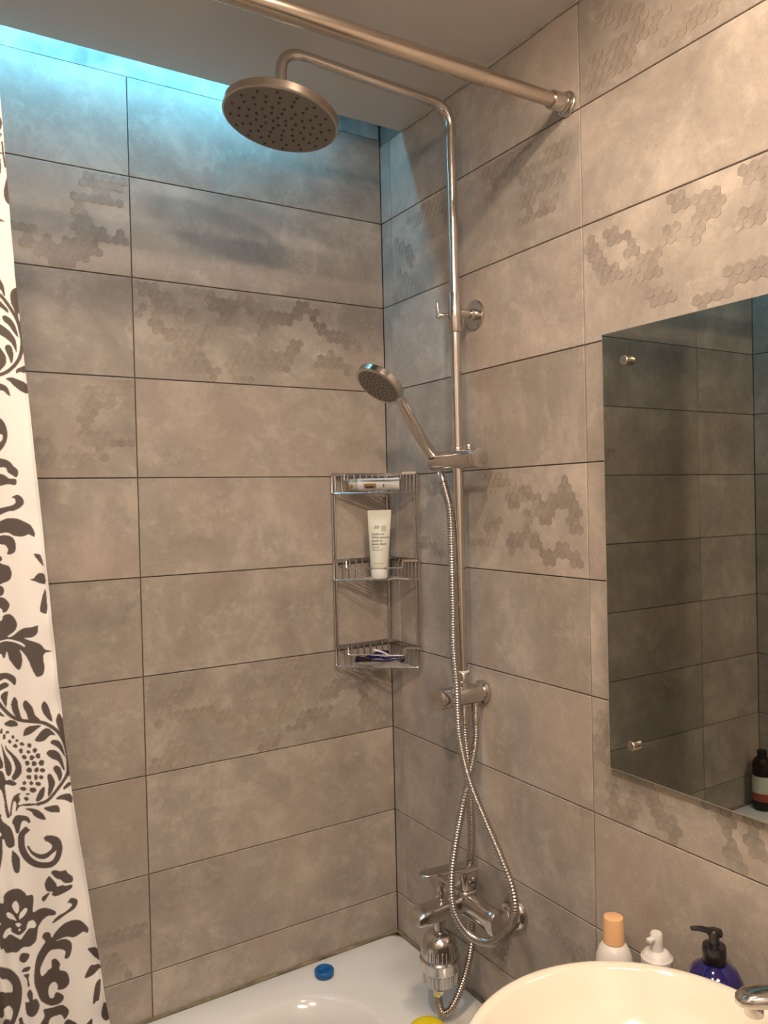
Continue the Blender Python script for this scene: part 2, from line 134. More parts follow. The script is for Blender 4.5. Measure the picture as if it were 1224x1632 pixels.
# ------------------------------------------------------------------ builders
def bm_new(): return bmesh.new()
def box(bm, x0, x1, y0, y1, z0, z1, bev=0.0):
    vs = [bm.verts.new(p) for p in ((x0,y0,z0),(x1,y0,z0),(x1,y1,z0),(x0,y1,z0),(x0,y0,z1),(x1,y0,z1),(x1,y1,z1),(x0,y1,z1))]
    fs = [bm.faces.new([vs[i] for i in f]) for f in ((0,3,2,1),(4,5,6,7),(0,1,5,4),(1,2,6,5),(2,3,7,6),(3,0,4,7))]
    if bev:
        ed = list({e for f in fs for e in f.edges})
        bmesh.ops.bevel(bm, geom=ed, offset=bev, segments=3, profile=0.5, affect='EDGES')
    return bm
def frame(t, ref=None):
    t = t.normalized(); r = ref or (Vector((0, 0, 1)) if abs(t.z) < 0.9 else Vector((1, 0, 0)))
    a = t.cross(r).normalized(); return a, a.cross(t).normalized()
def cyl(bm, p0, p1, r0, r1=None, seg=28, bev=0.0, caps=True):
    p0 = Vector(p0); p1 = Vector(p1); r1 = r0 if r1 is None else r1; ax = p1-p0; L_ = ax.length
    prof = [(0, r0), (L_, r1)]
    if bev:
        prof = [(0, r0-bev), (bev*0.3, r0-bev*0.3), (bev, r0), (L_-bev, r1), (L_-bev*0.3, r1-bev*0.3), (L_, r1-bev)]
    return lathe(bm, prof, p0, ax, seg, caps)
def lathe(bm, prof, org, ax, seg=32, caps=True, sx=1.0):
    """profile of (height along ax, radius)"""
    org = Vector(org); t = Vector(ax).normalized(); a, b_ = frame(t); rings = []
    for h, r in prof:
        rings.append([bm.verts.new(org + t*h + a*(math.cos(2*math.pi*i/seg)*r*sx) + b_*(math.sin(2*math.pi*i/seg)*r)) for i in range(seg)])
    for k in range(len(rings)-1):
        for i in range(seg):
            j = (i+1) % seg; bm.faces.new((rings[k][i], rings[k][j], rings[k+1][j], rings[k+1][i]))
    if caps: bm.faces.new(rings[0][::-1]); bm.faces.new(rings[-1])
    return bm
def smooth_path(pts, n=12):
    P_ = [Vector(p) for p in pts]; P_ = [P_[0]*2-P_[1]] + P_ + [P_[-1]*2-P_[-2]]; out = []
    for i in range(1, len(P_)-2):
        a, b_, c, d = P_[i-1:i+3]
        for k in range(n):
            t = k/n
            out.append(0.5*((2*b_)+(c-a)*t+(2*a-5*b_+4*c-d)*t*t+(3*b_-a-3*c+d)*t**3))
    out.append(P_[-2]); return out
def resample(path, step):
    out = [path[0]]; acc = 0
    for p, q in zip(path, path[1:]):
        d_ = (q-p).length
        while d_ > 1e-9 and acc + d_ >= step:
            t = (step-acc)/d_; p = p.lerp(q, t); out.append(p.copy()); d_ = (q-p).length; acc = 0
        acc += d_
    return out
def sweep(bm, path, rad, seg=12, caps=True, sq=None):
    path = [Vector(p) for p in path]; t = (path[1]-path[0]).normalized(); a, b_ = frame(t); rings = []
    for i, p in enumerate(path):
        tt = (path[min(i+1, len(path)-1)] - path[max(i-1, 0)]).normalized()
        a = (a - tt*a.dot(tt)).normalized(); b_ = tt.cross(a)
        r = rad(i) if callable(rad) else rad
        rings.append([bm.verts.new(p + a*(math.cos(2*math.pi*k/seg)*r) + b_*(math.sin(2*math.pi*k/seg)*r*(sq or 1))) for k in range(seg)])
    for k in range(len(rings)-1):
        for i in range(seg):
            j = (i+1) % seg; bm.faces.new((rings[k][i], rings[k][j], rings[k+1][j], rings[k+1][i]))
    if caps: bm.faces.new(rings[0][::-1]); bm.faces.new(rings[-1])
    return bm
def bend(pts, rad, n=8):
    """polyline with rounded corners"""
    P_ = [Vector(p) for p in pts]; out = [P_[0]]
    for a, b_, c in zip(P_, P_[1:], P_[2:]):
        u = (a-b_).normalized(); v = (c-b_).normalized(); r = min(rad, (a-b_).length*0.49, (c-b_).length*0.49)
        s, e_ = b_+u*r, b_+v*r
        for k in range(n+1):
            t = k/n; out.append(s*(1-t)**2 + b_*2*t*(1-t) + e_*t*t)
    out.append(P_[-1]); return out
def loft(bm, sections, caps=True):
    rings = [[bm.verts.new(p) for p in s] for s in sections]; n = len(rings[0])
    for k in range(len(rings)-1):
        for i in range(n):
            j = (i+1) % n; bm.faces.new((rings[k][i], rings[k][j], rings[k+1][j], rings[k+1][i]))
    if caps: bm.faces.new(rings[0][::-1]); bm.faces.new(rings[-1])
    return bm
def link(name, bm, m, parent=None, smooth=True, angle=35):
    bmesh.ops.recalc_face_normals(bm, faces=bm.faces)
    me = bpy.data.meshes.new(name); bm.to_mesh(me); bm.free()
    for mm in (m if isinstance(m, (list, tuple)) else [m]): me.materials.append(mm)
    if smooth:
        me.polygons.foreach_set('use_smooth', [True]*len(me.polygons)); me.set_sharp_from_angle(angle=math.radians(angle))
    o = bpy.data.objects.new(name, me); COL.objects.link(o)
    if parent:
        o.parent = parent; o.matrix_parent_inverse = Matrix.Translation(parent.location).inverted() if parent.type == 'EMPTY' else Matrix()
        if parent.parent and parent.type != 'EMPTY': o.matrix_parent_inverse = Matrix()
    return o
def thing(name, label, cat, loc=(0, 0, 0), group=None):
    o = bpy.data.objects.new(name, None); o.empty_display_size = 0.05; o.location = loc; COL.objects.link(o)
    o['label'] = label; o['category'] = cat
    if group: o['group'] = group
    return o
def tag(o, label, cat, group=None):
    o['label'] = label; o['category'] = cat
    if group: o['group'] = group
    return o
def struct(o): o['kind'] = 'structure'; return o

# ------------------------------------------------------------------ room shell
XL, YF, ZC, ZT = -1.48, -2.30, 2.46, 2.62      # left wall, front wall, ceiling slab underside, real ceiling
TH = 0.005
def slab_obj(name, b6, m): return struct(link(name, box(bm_new(), *b6), m, smooth=False))
floor = slab_obj('floor', (XL, 0.0, YF, 0.0, -0.05, 0.0), M_FLOOR)
wall_back = slab_obj('wall_back', (XL, 0.0, TH+0.001, 0.12, 0, 2.48), M_GROUT)
bm = box(bm_new(), XL, 0.0, 0.004, 0.12, 2.48, ZT+0.05)
plaster = link('bare_plaster', bm, M_PLASTER, wall_back, smooth=False)
wall_right = slab_obj('wall_right', (TH+0.001, 0.12, YF, 0.12, 0, ZT+0.05), M_GROUT)
wall_left = slab_obj('wall_left', (XL-0.12, XL-TH-0.001, YF, 0.12, 0, ZT+0.05), M_GROUT)
wall_front = slab_obj('wall_front', (XL-0.12, 0.12, YF-0.12, YF, 0, ZT+0.05), M_PAINT)
ceiling = slab_obj('ceiling', (XL-0.05, 0.0, YF, -0.097, ZC, ZC+0.013), M_CEIL)
top = struct(link('ceiling', box(bm_new(), XL-0.1, 0.1, YF, 0.12, ZT+0.05, ZT+0.10), M_PLASTER, smooth=False))
JZ = [0.08+0.2*k for k in range(13)]           # horizontal joints, 1.68 + 0.2k
G = 0.0010
tile_cache = {}
def tile_mesh(w, h):
    key = (round(w, 4), round(h, 4))
    if key not in tile_cache:
        bm = bm_new(); c = 0.0009
        def ring(ins, y): return [(ins, y, ins), (w-ins, y, ins), (w-ins, y, h-ins), (ins, y, h-ins)]
        loft(bm, [ring(0, TH), ring(0, c), ring(c, 0)])
        bmesh.ops.recalc_face_normals(bm, faces=bm.faces)
        me = bpy.data.meshes.new('tile'); bm.to_mesh(me); bm.free(); me.materials.append(M_TILE); tile_cache[key] = me
    return tile_cache[key]
HR = 0.0098                                    # hexagon radius
def hex_relief(tile, strokes, w, h, mirror, seed):
    """raised hexagon print of a decor tile; local x along the wall"""
    rnd = random.Random(seed); bm = bm_new(); lay = bm.loops.layers.float_color.new('tint'); dx = HR*math.sqrt(3); n = 0
    segs = []
    for s in strokes:
        p = [(s[i]/1000, s[i+1]/1000) for i in range(0, len(s), 2)]
        segs += list(zip(p, p[1:])) if len(p) > 1 else [(p[0], p[0])]
    row = 0; z = HR
    while z < h-HR*0.9:
        x = dx*0.6 + (dx/2 if row % 2 else 0)
        while x < w-dx*0.5:
            best = 9
            for (a, b_) in segs:
                vx, vz = b_[0]-a[0], b_[1]-a[1]; l2 = vx*vx+vz*vz
                t = 0 if l2 == 0 else max(0, min(1, ((x-a[0])*vx+(z-a[1])*vz)/l2))
                best = min(best, math.hypot(x-a[0]-vx*t, z-a[1]-vz*t))
            if best < 0.0140 + rnd.uniform(-0.005, 0.004):
                base = rnd.uniform(0.80, 0.90); R = HR*0.93
                c = bm.verts.new((x, -0.0006, z))
                ring = [bm.verts.new((x+R*math.sin(k*math.pi/3), -0.0004 if k % 2 else -0.0007, z+R*math.cos(k*math.pi/3))) for k in range(6)]
                foot = [bm.verts.new((v.co.x, 0.0001, v.co.z)) for v in ring]
                for q in range(3):
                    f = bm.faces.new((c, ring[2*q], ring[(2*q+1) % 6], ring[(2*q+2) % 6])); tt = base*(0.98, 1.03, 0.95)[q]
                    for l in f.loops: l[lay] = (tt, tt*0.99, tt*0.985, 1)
                for k in range(6):
                    f = bm.faces.new((ring[k], foot[k], foot[(k+1) % 6], ring[(k+1) % 6]))
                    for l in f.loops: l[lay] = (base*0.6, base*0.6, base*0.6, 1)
                n += 1
            x += dx
        z += HR*1.5; row += 1
    if not n: bm.free(); return
    me = bpy.data.meshes.new('hexagon_relief'); bmesh.ops.recalc_face_normals(bm, faces=bm.faces)
    bm.to_mesh(me); bm.free(); me.materials.append(M_HEX)
    o = bpy.data.objects.new('hexagon_relief', me); COL.objects.link(o); o.parent = tile; o['kind'] = 'stuff'
def lay_wall(wall, rot, org, joints, zmax, key=None, skip=None):
    """joints: distances along the wall; org+dir gives the world place"""
    for c, (a, b_) in enumerate(zip(joints, joints[1:])):
        for r, z0 in enumerate(JZ):
            z1 = min(z0+0.2, zmax)
            if z1-z0 < 0.02: continue
            me = tile_mesh(b_-a-2*G, z1-z0-2*G)
            o = bpy.data.objects.new('tile', me); COL.objects.link(o); o.parent = wall
            # local x runs along the wall, local y into it
            d_ = Vector((math.cos(rot), math.sin(rot), 0))
            jit = random.uniform(-0.0004, 0.0003)
            nrm = Vector((-math.sin(rot), math.cos(rot), 0))
            o.location = Vector(org) + d_*(a+G) + nrm*jit + Vector((0, 0, z0+G)); o.rotation_euler = (0, 0, rot)
            if key:
                hk = key(c, r-8)
                if hk and hk in HEXES:
                    flip = hk[0] == 'b'
                    st = []
                    for s in HEXES[hk]:
                        st.append([v for i in range(0, len(s), 2) for v in ((s[i]-(org[0]*1000 if flip else 0)-a*1000), s[i+1])])
                    hex_relief(o, st, b_-a-2*G, z1-z0-2*G, False, c*31+r)
# back wall: from the left wall to the corner (local x = world x)
lay_wall(wall_back, 0.0, (XL, 0, 0), [0, XL*-1-1.1895, -XL-0.5895, -XL], 2.478, lambda c, k: {1: f'b1{k}', 2: f'b0{k}'}.get(c))
# right wall: from the corner towards the camera (local x = -world y)
lay_wall(wall_right, -math.pi/2, (0, 0, 0), [0, 0.043, 0.6418, 1.2418, 1.8418, 2.3], ZC+0.002, lambda c, k: f'r{c}{k}')
lay_wall(wall_left, math.pi/2, (XL, YF, 0), [0, 0.5, 1.1, 1.7, 2.3], 2.48)
# caulk and sealant lines
bm = bm_new(); pts = [(-0.003, y, ZC-0.001+0.0012*math.sin(y*41)) for y in np.linspace(-0.1, -2.28, 70)]
sweep(bm, pts, lambda i: 0.0022+0.0014*abs(math.sin(i*1.7)*math.sin(i*0.53)), 8); struct(link('trim_1', bm, M_CAULK))
bm = bm_new(); pts = [(x, -0.003, 0.5865) for x in np.linspace(-1.47, -0.004, 60)]
sweep(bm, pts, lambda i: 0.0034+0.0012*math.sin(i*1.3), 8); struct(link('trim_2', bm, M_SEAL))
bm = bm_new(); pts = [(-0.003, y, 0.5865) for y in np.linspace(-0.004, -0.67, 40)]
sweep(bm, pts, lambda i: 0.0032+0.001*math.sin(i*1.1), 8); struct(link('trim_3', bm, M_SEAL))
# door behind the camera
door = struct(link('door_1', box(bm_new(), -1.25, -0.45, YF-0.01, YF+0.03, 0.0, 2.02, 0.004), M_DOOR, smooth=False))
bm = bm_new(); cyl(bm, (-0.55, YF+0.03, 1.0), (-0.55, YF+0.08, 1.0), 0.010); cyl(bm, (-0.55, YF+0.075, 1.0), (-0.67, YF+0.075, 1.0), 0.009); link('handle', bm, M_CHROME, door)

# lamps
M_BULB2 = mat('bulb_glass_far', (1, 1, 1), 0.4, emit=(BULB_COLOR, BULB2_POWER))
for lx, ly, mb, lab in ((-0.45, -0.99, M_BULB, 'round ceiling spotlight nearer the right wall'), (-1.04, -1.31, M_BULB2, 'round ceiling spotlight farther from the right wall')):
    lamp = thing('ceiling_spotlight', lab, 'lamp', (lx, ly, ZC))
    link('base', lathe(bm_new(), [(0, 0.056), (0.005, 0.056), (0.007, 0.052), (0.007, 0.041), (0.004, 0.040)], (lx, ly, ZC), (0, 0, -1)), M_CHROME, lamp)
    link('bulb', lathe(bm_new(), [(0.004, 0.038), (0.009, 0.038), (0.011, 0.034), (0.0125, 0.022), (0.013, 0.006)], (lx, ly, ZC), (0, 0, -1)), mb, lamp)
led = thing('led_strip', 'cyan led strip hidden in the slot above the tiles', 'light strip', (-0.8, -0.085, 2.57))
link('backing', box(bm_new(), -1.46, -0.20, -0.082, -0.064, 2.532, 2.536), M_WHITE, led, smooth=False)
link('diodes', box(bm_new(), -1.455, -0.205, -0.078, -0.068, 2.528, 2.5318), M_LED, led, smooth=False)
link('channel', box(bm_new(), -1.46, -0.20, -0.084, -0.062, 2.536, ZT+0.05), M_WHITE, led, smooth=False)

# ------------------------------------------------------------------ bathtub
def rrect(x0, x1, y0, y1, r, z, n=8):
    out = []
    for cx, cy, a0 in ((x1-r, y1-r, 0), (x0+r, y1-r, 90), (x0+r, y0+r, 180), (x1-r, y0+r, 270)):
        for k in range(n+1):
            a = math.radians(a0+90*k/n); out.append((cx+r*math.cos(a), cy+r*math.sin(a), z))
    return out
bx0, bx1, by0, by1, BZ = -1.474, -0.003, -0.697, -0.003, 0.588
bath = thing('bathtub', 'white enamel bathtub with a wide rim under the tiled corner', 'bathtub', (-0.74, -0.34, 0))
secs = [rrect(bx0, bx1, by0, by1, 0.03, 0.50), rrect(bx0, bx1, by0, by1, 0.03, BZ-0.012), rrect(bx0+0.002, bx1-0.002, by0+0.002, by1-0.002, 0.03, BZ-0.003), rrect(bx0+0.010, bx1-0.010, by0+0.010, by1-0.010, 0.035, BZ),
        rrect(bx0+0.10, bx1-0.200, by0+0.050, by1-0.085, 0.14, BZ-0.002), rrect(bx0+0.112, bx1-0.212, by0+0.057, by1-0.098, 0.14, BZ-0.010), rrect(bx0+0.13, bx1-0.230, by0+0.062, by1-0.11, 0.14, BZ-0.05),
        rrect(bx0+0.18, bx1-0.250, by0+0.085, by1-0.13, 0.13, BZ-0.25), rrect(bx0+0.25, bx1-0.27, by0+0.115, by1-0.16, 0.12, BZ-0.37), rrect(bx0+0.33, bx1-0.32, by0+0.17, by1-0.21, 0.10, BZ-0.39)]
link('tub', loft(bm_new(), secs, caps=False), M_ENAMEL, bath, angle=60)
tubob = bath.children[0]; me = tubob.data
bm = bm_new(); bm.from_mesh(me); bm.verts.ensure_lookup_table(); nr = len(secs[0]); bm.faces.new([bm.verts[(len(secs)-1)*nr+i] for i in range(nr)]); bm.to_mesh(me); bm.free()
link('apron', box(bm_new(), -1.474, -0.003, -0.694, -0.680, 0.0, 0.53), M_ENAMEL, bath, smooth=False)
bm = bm_new(); lathe(bm, [(0, 0.026), (0.004, 0.026), (0.006, 0.018)], (-0.40, -0.34, BZ-0.3895), (0, 0, 1)); link('drain', bm, M_CHROME, bath)

# ------------------------------------------------------------------ shower curtain rod
RX, RY, RZ_ = 0, -0.614, 2.298
rod = thing('curtain_rod', 'brushed steel telescopic curtain rod running under the ceiling to the right wall', 'curtain rod', (-0.74, RY, RZ_))
link('outer_tube', cyl(bm_new(), (-1.44, RY, RZ_), (-0.184, RY, RZ_), 0.0138, bev=0.001), M_BRUSH, rod)
link('inner_tube', cyl(bm_new(), (-0.20, RY, RZ_), (-0.03, RY, RZ_), 0.0120), M_BRUSH, rod)
for s, x in ((1, -0.0015), (-1, XL+0.0015)):
    bm = bm_new(); lathe(bm, [(0, 0.021), (0.003, 0.021), (0.005, 0.019), (0.006, 0.0155), (0.036, 0.0155), (0.038, 0.0148), (0.038, 0.012)], (x, RY, RZ_), (-s, 0, 0)); link('flange', bm, M_CHROME, rod)
    bm = bm_new(); lathe(bm, [(0.0085, 0.0162), (0.0085, 0.0168), (0.0125, 0.0168), (0.0125, 0.0162)], (x, RY, RZ_), (-s, 0, 0)); link('ring', bm, M_CHROME, rod)
# curtain rod outer tube end fits the left flange
# ------------------------------------------------------------------ shower curtain
def raster():
    S_ = 2; Wm, z0, z1 = 150, 980, 2130       # mm: x from -0.945 to -0.795, z from 0.98 to 2.13
    w, h = Wm*S_, (z1-z0)*S_; img = np.zeros((h, w), bool)
    def smoothpoly(p, closed=True):
        q = []; n = len(p)
        for i in range(n if closed else n-1):
            a, b_, c, d = (p[(i-1) % n], p[i], p[(i+1) % n], p[(i+2) % n]) if closed else (p[max(i-1, 0)], p[i], p[i+1], p[min(i+2, n-1)])
            for k in range(5):
                t = k/5; q.append(tuple(0.5*((2*b_[j])+(c[j]-a[j])*t+(2*a[j]-5*b_[j]+4*c[j]-d[j])*t*t+(3*b_[j]-a[j]-3*c[j]+d[j])*t**3) for j in (0, 1)))
        if not closed: q.append(p[-1])
        return q
    def fill(p, val):
        P_ = np.array(p); x0 = max(int(P_[:, 0].min())-1, 0); x1 = min(int(P_[:, 0].max())+2, w); y0 = max(int(P_[:, 1].min())-1, 0); y1 = min(int(P_[:, 1].max())+2, h)
        if x1 <= x0 or y1 <= y0: return
        X_, Y_ = np.meshgrid(np.arange(x0, x1)+0.5, np.arange(y0, y1)+0.5); ins = np.zeros(X_.shape, bool); n = len(P_)
        for i in range(n):
            ax, ay = P_[i]; bx_, by_ = P_[(i+1) % n]
            if ay == by_: continue
            ins ^= ((ay > Y_) != (by_ > Y_)) & (X_ < (bx_-ax)*(Y_-ay)/(by_-ay)+ax)
        img[y0:y1, x0:x1][ins] = val
    for kind, wd, flat in PRINT:
        p = [((flat[i]-1000+945+0.0)*S_, (flat[i+1]-z0)*S_) for i in range(0, len(flat), 2)]
        if kind == 'S':
            q = smoothpoly(p, False)
            for a, b_ in zip(q, q[1:]):
                dx_, dy_ = b_[0]-a[0], b_[1]-a[1]; l = math.hypot(dx_, dy_) or 1; r = max(wd, 2)*S_/2; nx, ny = -dy_/l*r, dx_/l*r; ex, ey = dx_/l*r*0.5, dy_/l*r*0.5
                fill([(a[0]-ex+nx, a[1]-ey+ny), (b_[0]+ex+nx, b_[1]+ey+ny), (b_[0]+ex-nx, b_[1]+ey-ny), (a[0]-ex-nx, a[1]-ey-ny)], True)
        else: fill(smoothpoly(p), kind == 'P')
    f = img.astype(np.float32)
    f = (f + np.roll(f, 1, 0) + np.roll(f, 1, 1) + np.roll(np.roll(f, 1, 0), 1, 1))/4
    return f, w, h
pat, pw, ph = raster()
px = np.ones((ph, pw, 4), np.float32)
for i, (c0, c1) in enumerate(((0.74, 0.085), (0.74, 0.070), (0.74, 0.066))): px[..., i] = c0*(1-pat)+c1*pat
img = bpy.data.images.new('damask_print', pw, ph, float_buffer=True); img.colorspace_settings.name = 'Linear Rec.709'
img.pixels.foreach_set(px.ravel()); img.update(); img.pack()
m, N, L, b = new_mat('curtain_cloth'); b.inputs['Roughness'].default_value = 0.75
it = N.new('ShaderNodeTexImage'); it.image = img; it.extension = 'MIRROR'; uvn = N.new('ShaderNodeUVMap'); uvn.uv_map = 'print'; L.new(uvn.outputs[0], it.inputs[0]); L.new(it.outputs[0], b.inputs['Base Color'])
tr_ = N.new('ShaderNodeBsdfTranslucent'); L.new(it.outputs[0], tr_.inputs[0]); ms = N.new('ShaderNodeMixShader'); ms.inputs[0].default_value = 0.18
L.new(b.outputs[0], ms.inputs[1]); L.new(tr_.outputs[0], ms.inputs[2]); L.new(ms.outputs[0], N['Material Output'].inputs[0]); M_CURTAIN = m
def edge_x(z):                                 # right edge of the cloth, measured against height
    zs = [0.55, 0.995, 1.101, 1.296, 1.409, 1.661, 1.891, 2.061, 2.26]; xs = [-0.765, -0.803, -0.816, -0.8395, -0.849, -0.866, -0.883, -0.891, -0.90]
    return float(np.interp(z, zs, xs))
NU, NV = 150, 170
bm = bm_new(); uvl = bm.loops.layers.uv.new('print'); grid = []; uvs = {}
for j in range(NV+1):
    z = 2.262-(2.262-0.50)*j/NV; xe = edge_x(z); row_ = []
    flare = (2.262-z)/1.84
    for i in range(NU+1):
        s = i/NU                                # 0 at the right hem
        width = 0.19+0.05*flare; flat = min(s/0.40, 1.0)
        x = xe - s*width
        amp = (0.022*max(0, s-0.34)/0.2) if s < 0.54 else 0.022
        fold = 0.004*math.sin(s*22+z*1.3)*(s > 0) + amp*math.sin((s-0.34)*36)
        hem = 0.0022*math.sin(z*70+math.sin(z*13)*2)*max(0, 1-s/0.10)*(0.3+flare)
        y = RY + fold*0.8 + hem - 0.002 + 0.022*max(0.0, min(1.0, (0.80-z)/0.25))
        v = bm.verts.new((x+0.3*hem, y, z)); row_.append(v); uvs[v] = ((x+0.945)/0.150, (z-0.98)/1.15)
    grid.append(row_)
for j in range(NV):
    for i in range(NU):
        f = bm.faces.new((grid[j][i], grid[j][i+1], grid[j+1][i+1], grid[j+1][i]))
        for l in f.loops: l[uvl].uv = uvs[l.vert]
curtain = thing('shower_curtain', 'white fabric shower curtain with dark brown damask scrollwork, bunched at the left', 'curtain', (-0.99, RY, 0.42))
cl = link('cloth', bm, M_CURTAIN, curtain, angle=180)
sm = cl.modifiers.new('thick', 'SOLIDIFY'); sm.thickness = 0.0008
for k in range(7):
    x = -0.915-0.026*k; bm = bm_new(); ring = [(x+0.003*math.sin(a*2), RY+0.020*math.sin(a), RZ_-0.004+0.022*math.cos(a)) for a in np.linspace(0, 2*math.pi, 25)[:-1]]
    sweep(bm, ring+[ring[0]], 0.0012, 6, caps=False); link('ring', bm, M_CHROME, curtain)

# ------------------------------------------------------------------ shower column
CX, CY = -0.053, -0.350
col = thing('shower_column', 'chrome shower column with round overhead rain shower on the right wall', 'shower', (CX, CY, 1.22))
bm = bm_new(); path = bend([(CX, CY, 1.255), (CX, CY, 2.000)], 0.01); cyl(bm, (CX, CY, 1.25), (CX, CY, 1.96), 0.0102, seg=32); link('riser_pipe', bm, M_CHROME, col)
bm = bm_new(); sweep(bm, bend([(CX, CY, 2.015), (CX, CY, 2.394), (-0.417, CY, 2.408), (-0.416, CY, 2.306)], 0.045, 14), 0.0098, 28); link('shower_arm', bm, M_CHROME, col)
bm = bm_new(); cyl(bm, (CX, CY, 1.952), (CX, CY, 2.027), 0.0132, bev=0.0012, seg=36); sl = link('height_collar', bm, M_CHROME, col)
bm = bm_new(); cyl(bm, (CX-0.012, CY+0.006, 1.986), (CX-0.030, CY+0.014, 1.986), 0.0040, bev=0.0008); cyl(bm, (CX-0.030, CY+0.014, 1.984), (CX-0.031, CY+0.016, 2.014), 0.0032, 0.0022, bev=0.0008)
bmesh.ops.create_uvsphere(bm, u_segments=14, v_segments=10, radius=0.0052, matrix=Matrix.Translation((CX-0.030, CY+0.014, 1.983))); link('clamp_lever', bm, M_CHROME, sl)
br = link('wall_bracket', cyl(bm_new(), (CX+0.011, CY, 1.992), (-0.004, CY, 1.992), 0.0088, bev=0.0006), M_CHROME, col)
bm = bm_new(); lathe(bm, [(0, 0.029), (0.004, 0.029), (0.0055, 0.027), (0.0055, 0.0120), (0.014, 0.0115), (0.016, 0.0105), (0.016, 0.006)], (-0.001, CY, 1.992), (-1, 0, 0), 40); link('rosette', bm, M_CHROME, br)
# rain head
HX, HY, HZ = -0.419, -0.347, 2.284
HN_ = Vector((-0.185, 0.0, -0.983)).normalized(); HC = Vector((HX, HY, HZ)); ha, hb = frame(HN_)
hd = link('rain_head', lathe(bm_new(), [(0.0, 0.0985), (0.0012, 0.1005), (0.0135, 0.1005), (0.0150, 0.0990), (0.0165, 0.022), (0.020, 0.016), (0.030, 0.0145), (0.030, 0.010)], HC, -HN_, 96), M_BRUSH, col)
link('spray_plate', lathe(bm_new(), [(0, 0.0965), (0.001, 0.0970), (0.003, 0.0970)], HC+HN_*0.0008, -HN_, 96), M_FACE, hd)
bm = bm_new(); n = 0
rings = [(0.012, 5), (0.027, 9), (0.042, 13), (0.057, 16), (0.072, 19), (0.086, 16)]
for r, c in rings:
    for k in range(c):
        a = 2*math.pi*k/c + r*40; p = HC+ha*(r*math.cos(a))+hb*(r*math.sin(a)); cyl(bm, p+HN_*0.0006, p+HN_*0.0028, 0.0028, 0.0020, seg=10)
link('nozzles', bm, M_HOLE, hd)['kind'] = 'stuff'
# slider with holder, axis parallel to the wall
SZ = 1.701
sl = link('slider', cyl(bm_new(), (CX, -0.268, SZ), (CX, -0.404, SZ), 0.0190, bev=0.0012, seg=40), M_CHROME, col)
link('slider_knob', cyl(bm_new(), (CX, -0.406, SZ), (CX, -0.421, SZ), 0.0202, bev=0.0022, seg=40), M_CHROME, sl)
bm = bm_new(); cyl(bm, (CX, CY, SZ+0.010), (CX, CY, SZ+0.024), 0.0130, bev=0.001); cyl(bm, (CX, CY-0.035, SZ+0.012), (CX, CY-0.035, SZ+0.027), 0.0085, bev=0.001); link('slider_button', bm, M_CHROME, sl)
# diverter
DZ = 1.232
dv = link('diverter_body', cyl(bm_new(), (-0.090, CY, DZ), (-0.004, CY, DZ), 0.0200, bev=0.001, seg=44), M_CHROME, col)
link('diverter_knob', cyl(bm_new(), (-0.116, CY, DZ), (-0.091, CY, DZ), 0.0206, bev=0.0016, seg=44), M_CHROME, dv)
bm = bm_new(); cyl(bm, (-0.104, CY+0.017, DZ), (-0.104, CY+0.038, DZ+0.002), 0.0040, bev=0.001); link('knob_pin', bm, M_CHROME, dv)
link('flange', cyl(bm_new(), (-0.010, CY, DZ), (-0.001, CY, DZ), 0.0240, bev=0.002, seg=44), M_CHROME, dv)
bm = bm_new(); lathe(bm, [(0, 0.0125), (0.018, 0.0125), (0.020, 0.0140), (0.034, 0.0140), (0.036, 0.0130), (0.036, 0.0102)], (CX, CY, DZ+0.010), (0, 0, 1), 36); link('riser_nut', bm, M_CHROME, dv)
bm = bm_new(); lathe(bm, [(0.0, 0.0128), (0.001, 0.0134), (0.0025, 0.0134), (0.0035, 0.0125)], (CX, CY, DZ+0.046), (0, 0, 1), 36); link('seal_tape', bm, M_CREAM, dv)
for x in (CX, -0.024):
    bm = bm_new(); lathe(bm, [(0, 0.0095), (0.012, 0.0095), (0.0125, 0.0112), (0.0255, 0.0105), (0.0265, 0.0085), (0.034, 0.0080)], (x, CY, DZ-0.012), (0, 0, -1), 24); link('hose_nut', bm, M_CHROME, dv)

# hand shower
hs = thing('hand_shower', 'chrome hand shower with round grey spray face resting in the slider holder', 'shower head', (-0.075, -0.282, 1.71))
hd_c = Vector((-0.191, -0.278, 1.847)); nrm = Vector((-0.62, -0.05, -0.78)).normalized()
h0, h1 = Vector((-0.066, -0.282, 1.712)), Vector((-0.140, -0.281, 1.822))
secs = []; HN = 14
for k in range(HN+1):
    t = k/HN; c = h0.lerp(h1, t) + Vector((-0.002, 0, -0.002))*math.sin(t*math.pi); ta = (h1-h0).normalized()
    a = Vector((0, 1, 0)); b_ = ta.cross(a).normalized(); w_ = 0.0090+0.0045*math.sin(t*2.6+0.2); d_ = 0.0095-0.002*t
    secs.append([c + a*(w_*math.copysign(abs(math.cos(q))**0.55, math.cos(q))) + b_*(d_*math.copysign(abs(math.sin(q))**0.55, math.sin(q))) for q in np.linspace(0, 2*math.pi, 25)[:-1]])
hdl = link('handle', loft(bm_new(), secs), M_CHROME, hs, angle=50)
bm = bm_new(); R_ = 0.0505
lathe(bm, [(0.0, R_-0.002), (0.001, R_), (0.013, R_), (0.016, R_-0.003), (0.021, 0.030), (0.023, 0.010)], hd_c, -nrm, 64); head = link('head', bm, M_CHROME, hs)
bm = bm_new(); e0 = h1.copy(); e1 = hd_c + (h1-hd_c)*0.45 - nrm*0.010
sweep(bm, [h1-(h1-h0).normalized()*0.01, h1, h1.lerp(e1, 0.5)-nrm*0.001, e1], lambda i: (0.0115, 0.0125, 0.0145, 0.016)[i], 24, sq=0.75); link('neck', bm, M_CHROME, head)
link('spray_face', lathe(bm_new(), [(0, 0.0440), (0.0008, 0.0450), (0.003, 0.0450)], hd_c+nrm*0.0006, -nrm, 56), M_FACE, head)
